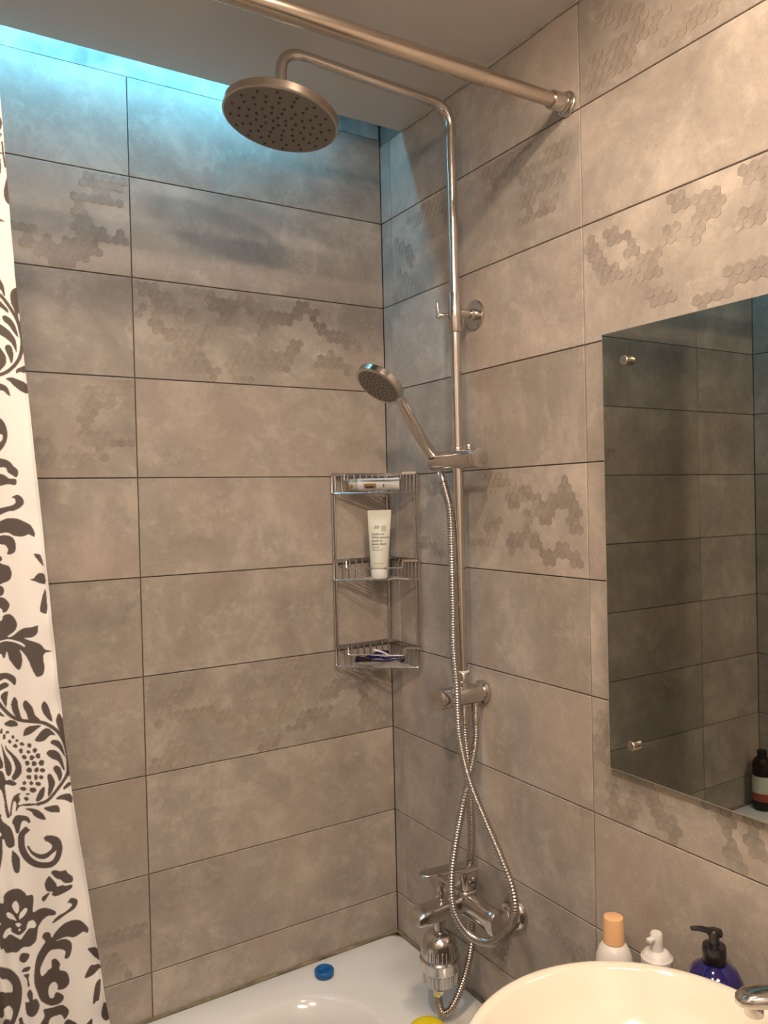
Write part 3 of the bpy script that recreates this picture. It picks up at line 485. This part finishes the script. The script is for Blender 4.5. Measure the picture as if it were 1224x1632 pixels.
bm = bm_new(); a, b_ = frame(nrm)
for r, c in ((0.007, 4), (0.015, 9), (0.023, 13), (0.031, 17), (0.039, 20)):
    for k in range(c):
        q = 2*math.pi*k/c + r*90; p = hd_c + a*(r*math.cos(q)) + b_*(r*math.sin(q)); cyl(bm, p+nrm*0.0004, p+nrm*0.0020, 0.0016, 0.0011, seg=8)
link('nozzles', bm, M_HOLE, head)['kind'] = 'stuff'
bm = bm_new(); cyl(bm, h0-(h1-h0).normalized()*0.026, h0+(h1-h0).normalized()*0.003, 0.0085, 0.0098, bev=0.0008); link('collar', bm, M_BLACK, hs)

# hoses: ribbed metal
def hose(name, pts, label, end0, end1, rad=0.0076):
    t = thing(name, label, 'hose', pts[0])
    path = resample(smooth_path(pts, 14), 0.00128); prof = (0.78, 1.04, 1.04, 0.78)
    bm = bm_new(); sweep(bm, path, lambda i: rad*prof[i % 4], 14); link('ribbed_tube', bm, M_DULL, t, angle=75)
    for p, q, L_ in ((path[0], path[8], end0), (path[-1], path[-9], end1)):
        d_ = (Vector(q)-Vector(p)).normalized(); bm = bm_new()
        lathe(bm, [(-0.004, 0.0080), (-0.004, 0.0092), (L_*0.6, 0.0095), (L_*0.7, 0.0090), (L_, 0.0086), (L_, 0.0075)], p, d_, 22); link('end_nut', bm, M_CHROME, t)
    return t
hose('shower_hose', [(-0.058, -0.298, 1.672), (-0.062, -0.318, 1.640), (-0.068, -0.339, 1.60), (-0.074, -0.350, 1.53), (-0.076, -0.353, 1.419), (-0.086, -0.366, 1.33), (-0.094, -0.384, 1.26), (-0.094, -0.385, 1.216), (-0.1, -0.399, 1.159), (-0.115, -0.445, 1.1), (-0.12, -0.495, 1.044), (-0.125, -0.543, 0.996), (-0.125, -0.572, 0.952), (-0.125, -0.576, 0.913), (-0.125, -0.554, 0.87), (-0.125, -0.505, 0.83), (-0.13, -0.454, 0.822), (-0.135, -0.42, 0.845), (-0.13, -0.401, 0.88), (-0.12, -0.394, 0.927), (-0.1, -0.387, 0.988), (-0.087, -0.390, 1.04), (-0.062, -0.379, 1.088), (-0.032, -0.360, 1.140), (-0.024, -0.350, 1.185)],
     'long ribbed metal shower hose hanging in a loop before the bath mixer', 0.02, 0.016)
hose('supply_hose', [(CX, CY, 1.186), (-0.053, -0.354, 1.14), (-0.052, -0.360, 1.089), (-0.047, -0.358, 1.021), (-0.037, -0.345, 0.935), (-0.030, -0.330, 0.880), (-0.020, -0.315, 0.83), (-0.028, -0.325, 0.785), (-0.050, -0.357, 0.752), (-0.060, -0.362, 0.720), (-0.074, -0.358, 0.67), (-0.100, -0.352, 0.622), (-0.117, -0.345, 0.614), (-0.1225, -0.34, 0.635), (-0.1235, -0.34, 0.664)],
     'ribbed metal hose running behind the mixer up to the shower valve', 0.016, 0.014)

# ------------------------------------------------------------------ bath mixer
mx_ = thing('bath_mixer', 'chrome single lever bath mixer tap with spout over the bath', 'faucet', (-0.06, -0.36, 0.82))
MC = Vector((-0.062, -0.356, 0.826))
def sec(c, ax, a, ra, rb, p=0.6, n=28):
    b_ = Vector(ax).cross(Vector(a)).normalized()
    return [Vector(c) + Vector(a)*(ra*math.copysign(abs(math.cos(q))**p, math.cos(q))) + b_*(rb*math.copysign(abs(math.sin(q))**p, math.sin(q))) for q in np.linspace(0, 2*math.pi, n+1)[:-1]]
# cross body between both inlets (runs along y), waisted towards the nuts
ys = [(-0.452, 0.0125, 0.021), (-0.446, 0.0155, 0.0235), (-0.435, 0.0165, 0.0235), (-0.410, 0.0170, 0.0200), (-0.385, 0.0200, 0.0215), (-0.356, 0.0240, 0.0240), (-0.327, 0.0200, 0.0215), (-0.302, 0.0170, 0.0200), (-0.278, 0.0165, 0.0235), (-0.268, 0.0155, 0.0235), (-0.262, 0.0125, 0.021)]
body = link('body', loft(bm_new(), [sec((-0.062, y, 0.820+0.006*math.cos((y+0.356)*22)), (0, 1, 0), (1, 0, 0), a*1.12, b_*1.05, 0.75) for y, a, b_ in ys]), M_CHROME, mx_, angle=50)
xs = [(-0.060, 0.025, 0.020, 0.828), (-0.085, 0.0225, 0.0175, 0.826), (-0.110, 0.0210, 0.0160, 0.824), (-0.140, 0.0210, 0.0155, 0.823), (-0.164, 0.0215, 0.0150, 0.823), (-0.178, 0.0210, 0.0125, 0.8215), (-0.183, 0.0190, 0.0095, 0.820)]
link('spout', loft(bm_new(), [sec((x, -0.352, z), (1, 0, 0), (0, 1, 0), a, b_, 0.45) for x, a, b_, z in xs]), M_CHROME, mx_, angle=40)
bm = bm_new(); cyl(bm, (-0.118, -0.350, 0.835), (-0.118, -0.350, 0.843), 0.0095, bev=0.001); cyl(bm, (-0.118, -0.350, 0.842), (-0.118, -0.350, 0.858), 0.0055); lathe(bm, [(0, 0.0060), (0.003, 0.0085), (0.012, 0.0090), (0.017, 0.0080), (0.019, 0.005)], (-0.118, -0.350, 0.855), (0, 0, 1)); link('diverter_pull', bm, M_CHROME, mx_)
link('neck', loft(bm_new(), [sec((-0.062, -0.355, z), (0, 0, 1), (1, 0, 0), a, a, 0.8) for z, a in ((0.83, 0.026), (0.842, 0.0245), (0.850, 0.0235), (0.852, 0.0215))]), M_CHROME, body, angle=50)
lv = link('lever_base', loft(bm_new(), [sec((-0.060, -0.354, z), (0, 0, 1), (1, 0, 0), a, a*0.95, 0.5) for z, a in ((0.853, 0.0205), (0.856, 0.0225), (0.880, 0.0225), (0.886, 0.0215), (0.888, 0.018))]), M_CHROME, mx_, angle=40)
ls = [(-0.040, 0.020, 0.005, 0.888), (-0.070, 0.0215, 0.0065, 0.891), (-0.095, 0.0195, 0.0060, 0.8945), (-0.125, 0.0180, 0.0052, 0.898), (-0.152, 0.0165, 0.0045, 0.901), (-0.163, 0.0125, 0.0038, 0.902), (-0.168, 0.006, 0.0025, 0.902)]
link('lever', loft(bm_new(), [sec((x, -0.353, z), (1, 0, 0), (0, 1, 0), a, b_, 0.7) for x, a, b_, z in ls]), M_CHROME, mx_, angle=50)
for y in (-0.436, -0.276):
    bm = bm_new(); lathe(bm, [(0, 0.032), (0.004, 0.032), (0.010, 0.030), (0.014, 0.026), (0.014, 0.012)], (-0.001, y, 0.817), (-1, 0, 0), 40); link('escutcheon', bm, M_CHROME, mx_)
    bm = bm_new(); lathe(bm, [(0, 0.0145), (0.004, 0.0165), (0.016, 0.0165), (0.018, 0.0150), (0.034, 0.0135)], (-0.013, y, 0.817), (-1, 0, 0), 6); link('inlet_nut', bm, M_CHROME, mx_, angle=20)

# filter cartridge under the spout
FX, FY, FZ, FS = -0.1205, -0.345, 0.672, 0.93
ft = thing('shower_filter', 'ribbed chrome water filter canister hanging under the mixer spout', 'filter', (FX, FY, FZ))
def fl(name, prof, m, par, seg=56): return link(name, lathe(bm_new(), [((z-0.668)*FS, r*FS) for z, r in prof], (FX, FY, FZ), (0, 0, 1), seg), m, par)
fl('inlet_collar', [(0.778, 0.011), (0.796, 0.011), (0.798, 0.013), (0.815, 0.013)], M_CHROME, ft, 32)
cp = fl('cap', [(0.728, 0.0385), (0.740, 0.0385), (0.744, 0.0375), (0.758, 0.0365), (0.768, 0.0330), (0.776, 0.0260), (0.780, 0.0180), (0.782, 0.010)], M_CHROME, ft)
def ribs(n, r0, z0, r1, z1, w0, w1, par):
    bm = bm_new()
    for k in range(n):
        a = 2*math.pi*k/n; c, s = math.cos(a)*FS, math.sin(a)*FS
        cyl(bm, (FX+r0*c, FY+r0*s, FZ+(z0-0.668)*FS), (FX+r1*c, FY+r1*s, FZ+(z1-0.668)*FS), w0, w1, seg=8)
    link('grip_ribs', bm, M_CHROME, par)['kind'] = 'stuff'
ribs(28, 0.0375, 0.733, 0.0365, 0.752, 0.0022, 0.0014, cp)
fl('band', [(0.703, 0.0385), (0.704, 0.0405), (0.707, 0.0415), (0.721, 0.0415), (0.724, 0.0430), (0.727, 0.0430), (0.730, 0.0400), (0.730, 0.036)], M_CHROME, ft)
cb = fl('canister', [(0.664, 0.010), (0.665, 0.022), (0.670, 0.0300), (0.676, 0.0350), (0.704, 0.0365), (0.704, 0.02)], M_CHROME, ft)
ribs(26, 0.0345, 0.676, 0.0362, 0.701, 0.0019, 0.0019, cb)
fl('outlet', [(0.650, 0.009), (0.658, 0.0105), (0.666, 0.0105)], M_CHROME, ft, 32)

# ------------------------------------------------------------------ corner shelf
sh = thing('corner_shelf', 'three tier chrome wire corner shelf hung where the tiled walls meet', 'shelf', (-0.008, -0.008, 1.24))
A0, B0, C0 = Vector((-0.153, -0.006, 0)), Vector((-0.007, -0.134, 0)), Vector((-0.006, -0.006, 0))
for o_ in ((A0+Vector((0.003, -0.004, 0))), (A0+Vector((-0.001, 0.001, 0)))*1.0+Vector((0, -0.001, 0)), B0+Vector((-0.004, 0.003, 0)), B0+Vector((0, -0.002, 0))):
    bm = bm_new(); cyl(bm, (o_.x, o_.y, 1.288), (o_.x, o_.y, 1.684), 0.0019, seg=10); link('post', bm, M_WIRE, sh)
bm = bm_new(); cyl(bm, (-0.0075, -0.0075, 1.285), (-0.0075, -0.0075, 1.684), 0.0030, seg=12); link('post', bm, M_WIRE, sh)
fdir = (B0-A0).normalized(); outw = Vector((-fdir.y, fdir.x, 0)); outw = outw if outw.dot(Vector((-1, -1, 0))) > 0 else -outw
for zt in (1.684, 1.487, 1.290):
    up_ = Vector((0, 0, zt)); dn = Vector((0, 0, zt-0.043))
    bk = thing('basket', '', '', (0, 0, 0)); del bk['label'], bk['category']
    bm = bm_new()
    for p, q in ((A0, C0), (C0, B0)):
        d_ = (q-p).normalized(); nn = Vector((-d_.y, d_.x, 0)); nn = nn if nn.dot(Vector((-1, -1, 0))) > 0 else -nn
        s4 = [(p+up_+nn*a+Vector((0, 0, b_))) for a, b_ in ((-0.0005, -0.0042), (0.0022, -0.0042), (0.0022, 0.0036), (-0.0005, 0.0036))]; e4 = [v+(q-p) for v in s4]; loft(bm, [s4, e4])
    rail = link('wall_rail', bm, M_WIRE, sh, smooth=False)
    # front stubs
    fo = outw*0.006
    for p, s in ((A0, 1), (B0, -1)):
        bm = bm_new(); s4 = [(p+up_+fo+outw*a+Vector((0, 0, b_))) for a, b_ in ((-0.001, -0.0028), (0.001, -0.0028), (0.001, 0.0022), (-0.001, 0.0022))]; e4 = [v+fdir*(s*0.032) for v in s4]; loft(bm, [s4, e4])
        link('front_stub', bm, M_WIRE, rail, smooth=False)
    # guard wire: dips below the stubs
    g0, g1 = A0+fdir*0.030+fo, B0-fdir*0.034+fo
    bm = bm_new(); sweep(bm, bend([g0+up_, g0+up_+Vector((0, 0, -0.016))+outw*0.004, g1+up_+Vector((0, 0, -0.016))+outw*0.004, g1+up_], 0.005, 5), 0.0014, 8); link('guard_wire', bm, M_WIRE, sh)
    # bottom ring wire
    ob = outw*0.010
    bm = bm_new(); sweep(bm, bend([A0+up_, A0+dn+ob*0.4, A0+dn+ob+fdir*0.004, B0+dn+ob-fdir*0.004, B0+dn+ob*0.4, B0+up_], 0.006, 5), 0.0020, 8); link('rim_wire', bm, M_WIRE, sh)
    nfl = 9
    for k in range(nfl):
        t = (k+0.6)/nfl; p = A0.lerp(C0, t)+ob*(1-t); q = B0.lerp(C0, t)+ob*(1-t)
        ins = (q-p).normalized()*0.0015
        bm = bm_new(); sweep(bm, bend([p+up_*1.0+ins*0, p+dn+ins, q+dn-ins, q+up_], 0.005, 4), 0.0014, 8); link('basket_wire', bm, M_WIRE, sh)
    bm = bm_new(); mid = (A0+B0)/2; sweep(bm, [mid+dn+ob+Vector((0, 0, -0.0018)), C0+dn+Vector((-0.003, -0.003, -0.0018))], 0.0013, 8); link('basket_wire', bm, M_WIRE, sh)
    bpy.data.objects.remove(bk)

# ------------------------------------------------------------------ text helper
def text_mesh(name, s, size, place, m, parent, bold=False):
    cu = bpy.data.curves.new(name, 'FONT'); cu.body = s; cu.size = size; cu.extrude = 0.00008; cu.align_x = 'LEFT'; cu.offset = size*0.012
    o = bpy.data.objects.new(name, cu); COL.objects.link(o); bpy.context.view_layer.update()
    dg = bpy.context.evaluated_depsgraph_get(); me = bpy.data.meshes.new_from_object(o.evaluated_get(dg)); bpy.data.objects.remove(o)
    for v in me.vertices: v.co = place(v.co.x, v.co.y, v.co.z)
    me.materials.clear(); me.materials.append(m)
    t = bpy.data.objects.new(name, me); COL.objects.link(t); t.parent = parent
    if parent.type == 'EMPTY': t.matrix_parent_inverse = Matrix.Translation(parent.location).inverted()
    return t
# standing tube (cap down) on the middle tier
TB = Vector((-0.072, -0.072, 1.4455)); fr = Vector((-0.55, -0.83, 0)).normalized(); sd = Vector((-fr.y, fr.x, 0)); sd = sd if sd.dot(rt) > 0 else -sd
tube = thing('lotion_tube', 'cream coloured squeeze tube standing on its cap on the middle shelf', 'tube', TB)
tl = Vector((0.020, -0.006, 0))
def tp(u, h, d_): return TB + sd*u + fr*d_ + Vector((0, 0, h)) + tl*(h-0.02)
def tsec(h, a, b_, n=36): return [tp(a*math.cos(q), h, b_*math.sin(q)) for q in np.linspace(0, 2*math.pi, n+1)[:-1]]
tw = lambda h: (0.0205+0.0060*(h-0.026)/0.116, max(0.0205*(1-((h-0.026)/0.116)**1.3), 0.0012))
hsx = [0.024, 0.027]+list(np.linspace(0.030, 0.142, 16)); secs = [tsec(0.0235, 0.0185, 0.0185), tsec(0.0255, 0.0203, 0.0203)]+[tsec(h, *tw(h)) for h in hsx[2:]]+[tsec(0.150, 0.0268, 0.0011), tsec(0.156, 0.0268, 0.0011)]
link('tube_body', loft(bm_new(), secs), M_CREAM, tube, angle=60)
link('cap', loft(bm_new(), [tsec(0.0, 0.0150, 0.0150), tsec(0.002, 0.0180, 0.0180), tsec(0.006, 0.0190, 0.0190), tsec(0.022, 0.0198, 0.0198), tsec(0.0232, 0.0190, 0.0190)]), M_WHITE, tube, angle=40)
def on_tube(u0, h0):
    def f(x, y, z):
        u = u0+x; h = h0+y; a, b_ = tw(h); q = max(0.0, 1-(u/a)**2); return tp(u, h, b_*math.sqrt(q)+0.00025+z)
    return f
for s, sz, u, h in (('Jojoba and', 0.0066, -0.0165, 0.1000), ('White Jasmine', 0.0066, -0.0165, 0.0925), ('Jojoba et', 0.0066, -0.0165, 0.0850), ('Jasmin Blanc', 0.0066, -0.0165, 0.0775), ('body milk', 0.0040, -0.0165, 0.0710), ('lait pour le corps', 0.0036, -0.0165, 0.0655), ('200 ml  6.7 FL OZ', 0.0030, -0.0120, 0.0350)):
    text_mesh('lettering', s, sz, on_tube(u, h), M_INK, tube)
text_mesh('lettering', 'SPA', 0.0072, on_tube(-0.0115, 0.1155), M_INK, tube)
def patch(name, u0, u1, h0, h1, m, nx=10, ny=5, mapf=None, par=None):
    bm = bm_new(); g = [[bm.verts.new(mapf(u0+(u1-u0)*i/nx, h0+(h1-h0)*j/ny, 0)) for i in range(nx+1)] for j in range(ny+1)]
    for j in range(ny):
        for i in range(nx): bm.faces.new((g[j][i], g[j][i+1], g[j+1][i+1], g[j+1][i]))
    return link(name, bm, m, par)
patch('printed_square', 0.0045, 0.0150, 0.1080, 0.1210, M_OLIVE, mapf=on_tube(0, 0), par=tube)
patch('printed_line', -0.0140, -0.0005, 0.1138, 0.1144, M_INK, mapf=on_tube(0, 0), par=tube)
# lying tube on the top tier
LB = Vector((-0.083, -0.062, 1.660)); la = sd
lt = thing('cream_tube', 'white cosmetic tube with gold print lying on the top shelf', 'tube', LB)
def lp(t, a, b_): return LB + la*t + Vector((0, 0, 1))*b_ + fr*a
def lsec(t, ra, rb, n=28): return [lp(t, ra*math.cos(q), rb*math.sin(q)) for q in np.linspace(0, 2*math.pi, n+1)[:-1]]
link('tube_body', loft(bm_new(), [lsec(-0.030, 0.0150, 0.0135)]+[lsec(t, 0.0150, 0.0140+0.0*t) for t in np.linspace(-0.028, 0.054, 8)]+[lsec(0.060, 0.0148, 0.0150), lsec(0.064, 0.0140, 0.0150)]), M_WHITE, lt, angle=50)
link('cap', loft(bm_new(), [lsec(-0.050, 0.010, 0.010), lsec(-0.048, 0.012, 0.012), lsec(-0.0305, 0.0130, 0.0125)]), mat('frosted_cap', (0.52, 0.50, 0.44), 0.3), lt, angle=40)
def on_lying(t, q, z): return lp(t, (0.0153)*math.cos(q), (0.0143)*math.sin(q))
patch('gold_print', -0.016, 0.012, -0.70, 0.15, M_GOLD, mapf=on_lying, par=lt); patch('dark_print', -0.012, 0.006, -0.62, -0.25, M_INK, mapf=lambda t, q, z: lp(t, 0.0156*math.cos(q), 0.0146*math.sin(q)), par=lt)
patch('gold_print', -0.0475, -0.041, -0.7, 0.1, M_GOLD, mapf=lambda t, q, z: lp(t, 0.0132*math.cos(q), 0.0128*math.sin(q)), par=lt)
patch('dark_print', 0.028, 0.0305, -0.5, 0.0, M_INK, mapf=lambda t, q, z: lp(t, 0.0154*math.cos(q), 0.0144*math.sin(q)), par=lt)

# razors and a white stick on the bottom tier
ZB = 1.2485
def razor(label, p0, p1, flip=1, group='razors on the bottom shelf'):
    p0 = Vector(p0); p1 = Vector(p1); t = thing('razor', label, 'razor', p0); d_ = p1-p0; s_ = Vector((-d_.y, d_.x, 0)).normalized()
    bm = bm_new(); pts = smooth_path([p0, p0+d_*0.3+Vector((0, 0, 0.003)), p0+d_*0.7+Vector((0, 0, 0.001)), p0+d_*0.9+Vector((0, 0, 0.003)), p1], 6)
    sweep(bm, pts, lambda i: 0.0060+0.0018*math.sin(i/len(pts)*5.5), 12, sq=0.8); link('handle', bm, M_RAZOR, t)
    bm = bm_new(); c = p1+d_.normalized()*0.006+Vector((0, 0, 0.002)); e = d_.normalized()
    v = [[c+s_*(a*0.020)+e*(b_*0.0050)+Vector((0, 0, 0.0035*c_+0.002*b_)) for a, b_ in ((-1, -1), (1, -1), (1, 1), (-1, 1))] for c_ in (-1, 1)]
    loft(bm, v); hd_ = link('razor_head', bm, M_BLACK, t, smooth=False)
    bm = bm_new(); v = [[c+s_*(a*0.0185)+e*(b_*0.0035)+Vector((0, 0, 0.0040+0.0005*c_+0.002*b_)) for a, b_ in ((-1, -1), (1, -1), (1, 1), (-1, 1))] for c_ in (-1, 1)]; loft(bm, v); link('blade', bm, M_WIRE, hd_, smooth=False)
    return t
razor('navy razor with its head towards the right end of the bottom shelf', (-0.118, -0.030, ZB+0.010), (-0.032, -0.088, ZB+0.010))
razor('navy razor lying slanted with its handle at the left of the bottom shelf', (-0.040, -0.046, ZB+0.022), (-0.108, -0.060, ZB+0.016))
tb = thing('toothbrush_handle', 'short white plastic stick lying on the razors on the bottom shelf', 'stick', (-0.10, -0.06, ZB+0.03))
bm = bm_new(); pts = smooth_path([(-0.092, -0.070, ZB+0.037), (-0.078, -0.078, ZB+0.033), (-0.058, -0.090, ZB+0.022)], 8); sweep(bm, pts, lambda i: 0.0040-0.0001*i, 10, sq=0.7); link('handle', bm, M_WHITE, tb)

# ------------------------------------------------------------------ mirror
MX = -0.014
mr = thing('wall_mirror', 'frameless rectangular mirror held by round steel screws on the right wall', 'mirror', (MX, -1.05, 1.175))
MY0, MY1 = -1.42, -0.694
link('glass', box(bm_new(), MX, MX+0.0045, MY0, MY1, 1.174, 1.886, 0.0006), M_MIRROR, mr, smooth=False)
link('glass_edge', box(bm_new(), MX+0.0002, MX+0.0046, MY0-0.0008, MY1+0.0008, 1.1733, 1.8867), M_GREEN_EDGE, mr, smooth=False)
for y in (MY0+0.052, MY1-0.052):
    for z in (1.836, 1.224):
        bm = bm_new(); lathe(bm, [(0, 0.0078), (0.0085, 0.0078), (0.0095, 0.0070), (0.0095, 0.002)], (MX-0.0002, y, z), (-1, 0, 0), 28); link('mirror_screw', bm, M_BRUSH, mr)
        cyl(bm := bm_new(), (MX+0.0048, y, z), (-0.0002, y, z), 0.006); link('spacer', bm, M_BRUSH, mr)

# ------------------------------------------------------------------ vanity, basin, tap
CT = 0.84
van = thing('vanity_cabinet', 'brown vanity cabinet with a pale top carrying the round basin', 'cabinet', (-0.27, -1.05, 0))
link('worktop', box(bm_new(), -0.52, -0.002, -1.45, -0.6985, CT-0.03, CT, 0.002), M_PAINT, van, smooth=False)
link('carcass', box(bm_new(), -0.50, -0.002, -1.44, -0.70, 0.12, CT-0.03), M_WOOD, van, smooth=False)
for a, b_ in ((-1.435, -1.073), (-1.067, -0.705)):
    dr = link('door', box(bm_new(), -0.520, -0.501, a, b_, 0.13, CT-0.035, 0.002), M_WOOD, van, smooth=False)
    cyl(bm := bm_new(), (-0.520, (a+b_)/2, 0.70), (-0.540, (a+b_)/2, 0.70), 0.009, bev=0.002); link('knob', bm, M_CHROME, dr)
link('plinth', box(bm_new(), -0.46, -0.01, -1.43, -0.71, 0.0, 0.12), M_WOOD, van, smooth=False)
BX, BY, BR, RZB = -0.296, -1.006, 0.2165, 0.970
bs = thing('wash_basin', 'large round cream vessel basin at the bottom right of the picture', 'basin', (BX, BY, CT))
prof = [(0, 0.090), (0.004, 0.100), (0.030, 0.150), (0.070, 0.190), (0.110, 0.210), (0.124, 0.2160), (0.129, BR), (0.1305, BR-0.002), (0.131, BR-0.006), (0.1300, BR-0.011), (0.126, BR-0.015), (0.100, 0.190), (0.060, 0.160), (0.030, 0.115), (0.018, 0.060), (0.015, 0.022)]
link('bowl', lathe(bm_new(), prof, (BX, BY, CT), (0, 0, 1), 128), M_CERAMIC, bs, angle=60)
link('drain', lathe(bm_new(), [(0, 0.024), (0.003, 0.024), (0.006, 0.018), (0.007, 0.004)], (BX, BY, CT+0.0155), (0, 0, 1)), M_CHROME, bs)
tpn = thing('basin_tap', 'chrome basin tap reaching over the cream basin from the right', 'faucet', (-0.052, -1.13, CT))
link('column', lathe(bm_new(), [(0, 0.024), (0.004, 0.024), (0.006, 0.021), (0.17, 0.019), (0.213, 0.020), (0.220, 0.017)], (-0.052, -1.13, CT), (0, 0, 1), 36), M_CHROME, tpn)
tip = Vector((-0.194, -1.048, 1.041)); st = Vector((-0.052, -1.13, 1.033)); dd = (tip-st).normalized(); sv = Vector((-dd.y, dd.x, 0)).normalized()
secs = [sec(st+dd*l+Vector((0, 0, z)), dd, sv, a, b_, 0.8) for l, a, b_, z in ((0.0, 0.018, 0.014, 0), (0.05, 0.0175, 0.0125, 0.002), (0.10, 0.017, 0.0115, 0.002), (0.14, 0.0165, 0.0105, 0.0), (0.156, 0.0145, 0.0088, -0.002), (0.164, 0.0100, 0.0060, -0.004), (0.167, 0.004, 0.003, -0.005))]
link('spout', loft(bm_new(), secs), M_CHROME, tpn, angle=50)
link('aerator', cyl(bm_new(), tip+dd*-0.018+Vector((0, 0, -0.006)), tip+dd*-0.018+Vector((0, 0, -0.021)), 0.0105, bev=0.001), M_CHROME, tpn)
link('lever', loft(bm_new(), [sec(st+dd*l+Vector((0, 0, z)), dd, sv, a, 0.0035, 0.7) for l, a, z in ((-0.015, 0.014, 0.034), (0.03, 0.014, 0.036), (0.07, 0.012, 0.042))]), M_CHROME, tpn, angle=50)

# bottles behind the basin
def bottle(name, label, x, y, parts):
    t = thing(name, label, 'bottle', (x, y, CT))
    for nm, prof_, m_, sx in parts: link(nm, lathe(bm_new(), [(h, r) for h, r in prof_], (x, y, CT), (0, 0, 1), 40, sx=sx), m_, t, angle=40)
    return t
bottle('shampoo_bottle', 'white bottle with a peach orange cap behind the basin', -0.050, -0.728,
       [('bottle_body', [(0, 0.024), (0.003, 0.028), (0.030, 0.0295), (0.050, 0.028), (0.062, 0.0235), (0.070, 0.0178), (0.071, 0.0150)], M_WHITE, 1.0), ('cap', [(0.0712, 0.0160), (0.072, 0.0168), (0.108, 0.0158), (0.1115, 0.0150), (0.1125, 0.013)], M_ORANGE, 1.0)])
fb = bottle('foam_bottle', 'small white foam pump bottle between the peach cap bottle and the blue bottle', -0.050, -0.812,
       [('bottle_body', [(0, 0.020), (0.003, 0.0235), (0.065, 0.0235), (0.074, 0.0215), (0.076, 0.019)], M_WHITE, 1.0), ('collar', [(0.0762, 0.0220), (0.078, 0.0232), (0.088, 0.0232), (0.090, 0.0205), (0.094, 0.0190), (0.097, 0.0150), (0.098, 0.011)], M_WHITE, 1.0), ('pump_head', [(0.098, 0.0098), (0.112, 0.0090), (0.122, 0.0092), (0.1245, 0.0075)], M_WHITE, 1.0)])
bm = box(bm_new(), -0.068, -0.050, -0.8165, -0.8075, CT+0.1130, CT+0.1195, 0.0015); link('nozzle', bm, M_WHITE, fb)
bb = bottle('soap_bottle', 'glossy deep blue pump bottle with black nozzle standing by the basin tap', -0.056, -0.916,
       [('bottle_body', [(0, 0.034), (0.004, 0.0395), (0.080, 0.0400), (0.105, 0.0385), (0.122, 0.030), (0.130, 0.0185), (0.132, 0.015)], M_NAVY, 1.0), ('pump_collar', [(0.1322, 0.0150), (0.134, 0.0160), (0.152, 0.0160), (0.156, 0.0150), (0.158, 0.008)], M_BLACK, 1.0), ('pump_stem', [(0.158, 0.0072), (0.168, 0.0068), (0.169, 0.0085), (0.176, 0.0085), (0.178, 0.0065)], M_BLACK, 1.0)])
bm = bm_new(); e0 = Vector((-0.056, -0.916, CT+0.172)); nd = Vector((-0.85, 0.52, 0)).normalized()
sweep(bm, smooth_path([e0-nd*0.009, e0+nd*0.004+Vector((0, 0, 0.003)), e0+nd*0.018+Vector((0, 0, 0.007)), e0+nd*0.032+Vector((0, 0, 0.008))], 6), lambda i: 0.0074-0.00022*i, 14, sq=0.75); link('pump_nozzle', bm, M_BLACK, bb)
# dark bottle at the far end of the bath, seen in the mirror
dk = thing('shampoo_bottle', 'dark bottle with pale and red label on the far bath end, mirrored', 'bottle', (-1.41, -0.055, BZ))
for nm, prof_, m_ in (('bottle_body', [(0, 0.026), (0.003, 0.030), (0.15, 0.030), (0.165, 0.022), (0.168, 0.014)], M_AMBER), ('cap', [(0.1682, 0.015), (0.19, 0.015), (0.192, 0.012)], M_BLACK), ('label_band', [(0.03, 0.0300), (0.03, 0.0304), (0.055, 0.0304), (0.055, 0.0300)], M_RED), ('label_band', [(0.0555, 0.0300), (0.0555, 0.0304), (0.11, 0.0304), (0.11, 0.0300)], M_CREAM)):
    link(nm, lathe(bm_new(), prof_, (-1.41, -0.055, BZ), (0, 0, 1), 32, caps=nm in ('bottle_body', 'cap')), m_, dk, angle=40)
# plug and yellow cup
pg = thing('bath_plug', 'round blue rubber plug lying on the bathtub rim', 'plug', (-0.234, -0.066, BZ))
link('disc', lathe(bm_new(), [(0, 0.0180), (0.002, 0.0200), (0.010, 0.0212), (0.013, 0.0212), (0.0145, 0.0195), (0.0130, 0.0170)], (-0.234, -0.066, BZ), (0, 0, 1), 40), M_BLUE, pg)
link('grip', box(bm_new(), -0.246, -0.222, -0.0685, -0.0635, BZ+0.012, BZ+0.0165, 0.001), M_BLUE, pg)

sp = thing('bath_toy', 'bright yellow rounded plastic toy on the bathtub rim beside the basin', 'toy', (-0.158, -0.352, BZ))
bm = bm_new(); lathe(bm, [(0, 0.030), (0.003, 0.035), (0.010, 0.0365), (0.016, 0.034), (0.021, 0.027), (0.023, 0.014), (0.0235, 0.004)], (-0.158, -0.352, BZ), (0, 0, 1), 36); link('toy_body', bm, M_YELLOW, sp, angle=70)
pl = thing('fill_panel', 'unseen ceiling panel added to carry the fill light behind the camera', 'lamp', (-0.75, -1.85, ZC-0.015))  # made-up fixture above the fill light, never in view
link('panel_frame', box(bm_new(), -1.02, -0.48, -2.02, -1.68, ZC-0.012, ZC, 0.002), M_WHITE, pl, smooth=False)
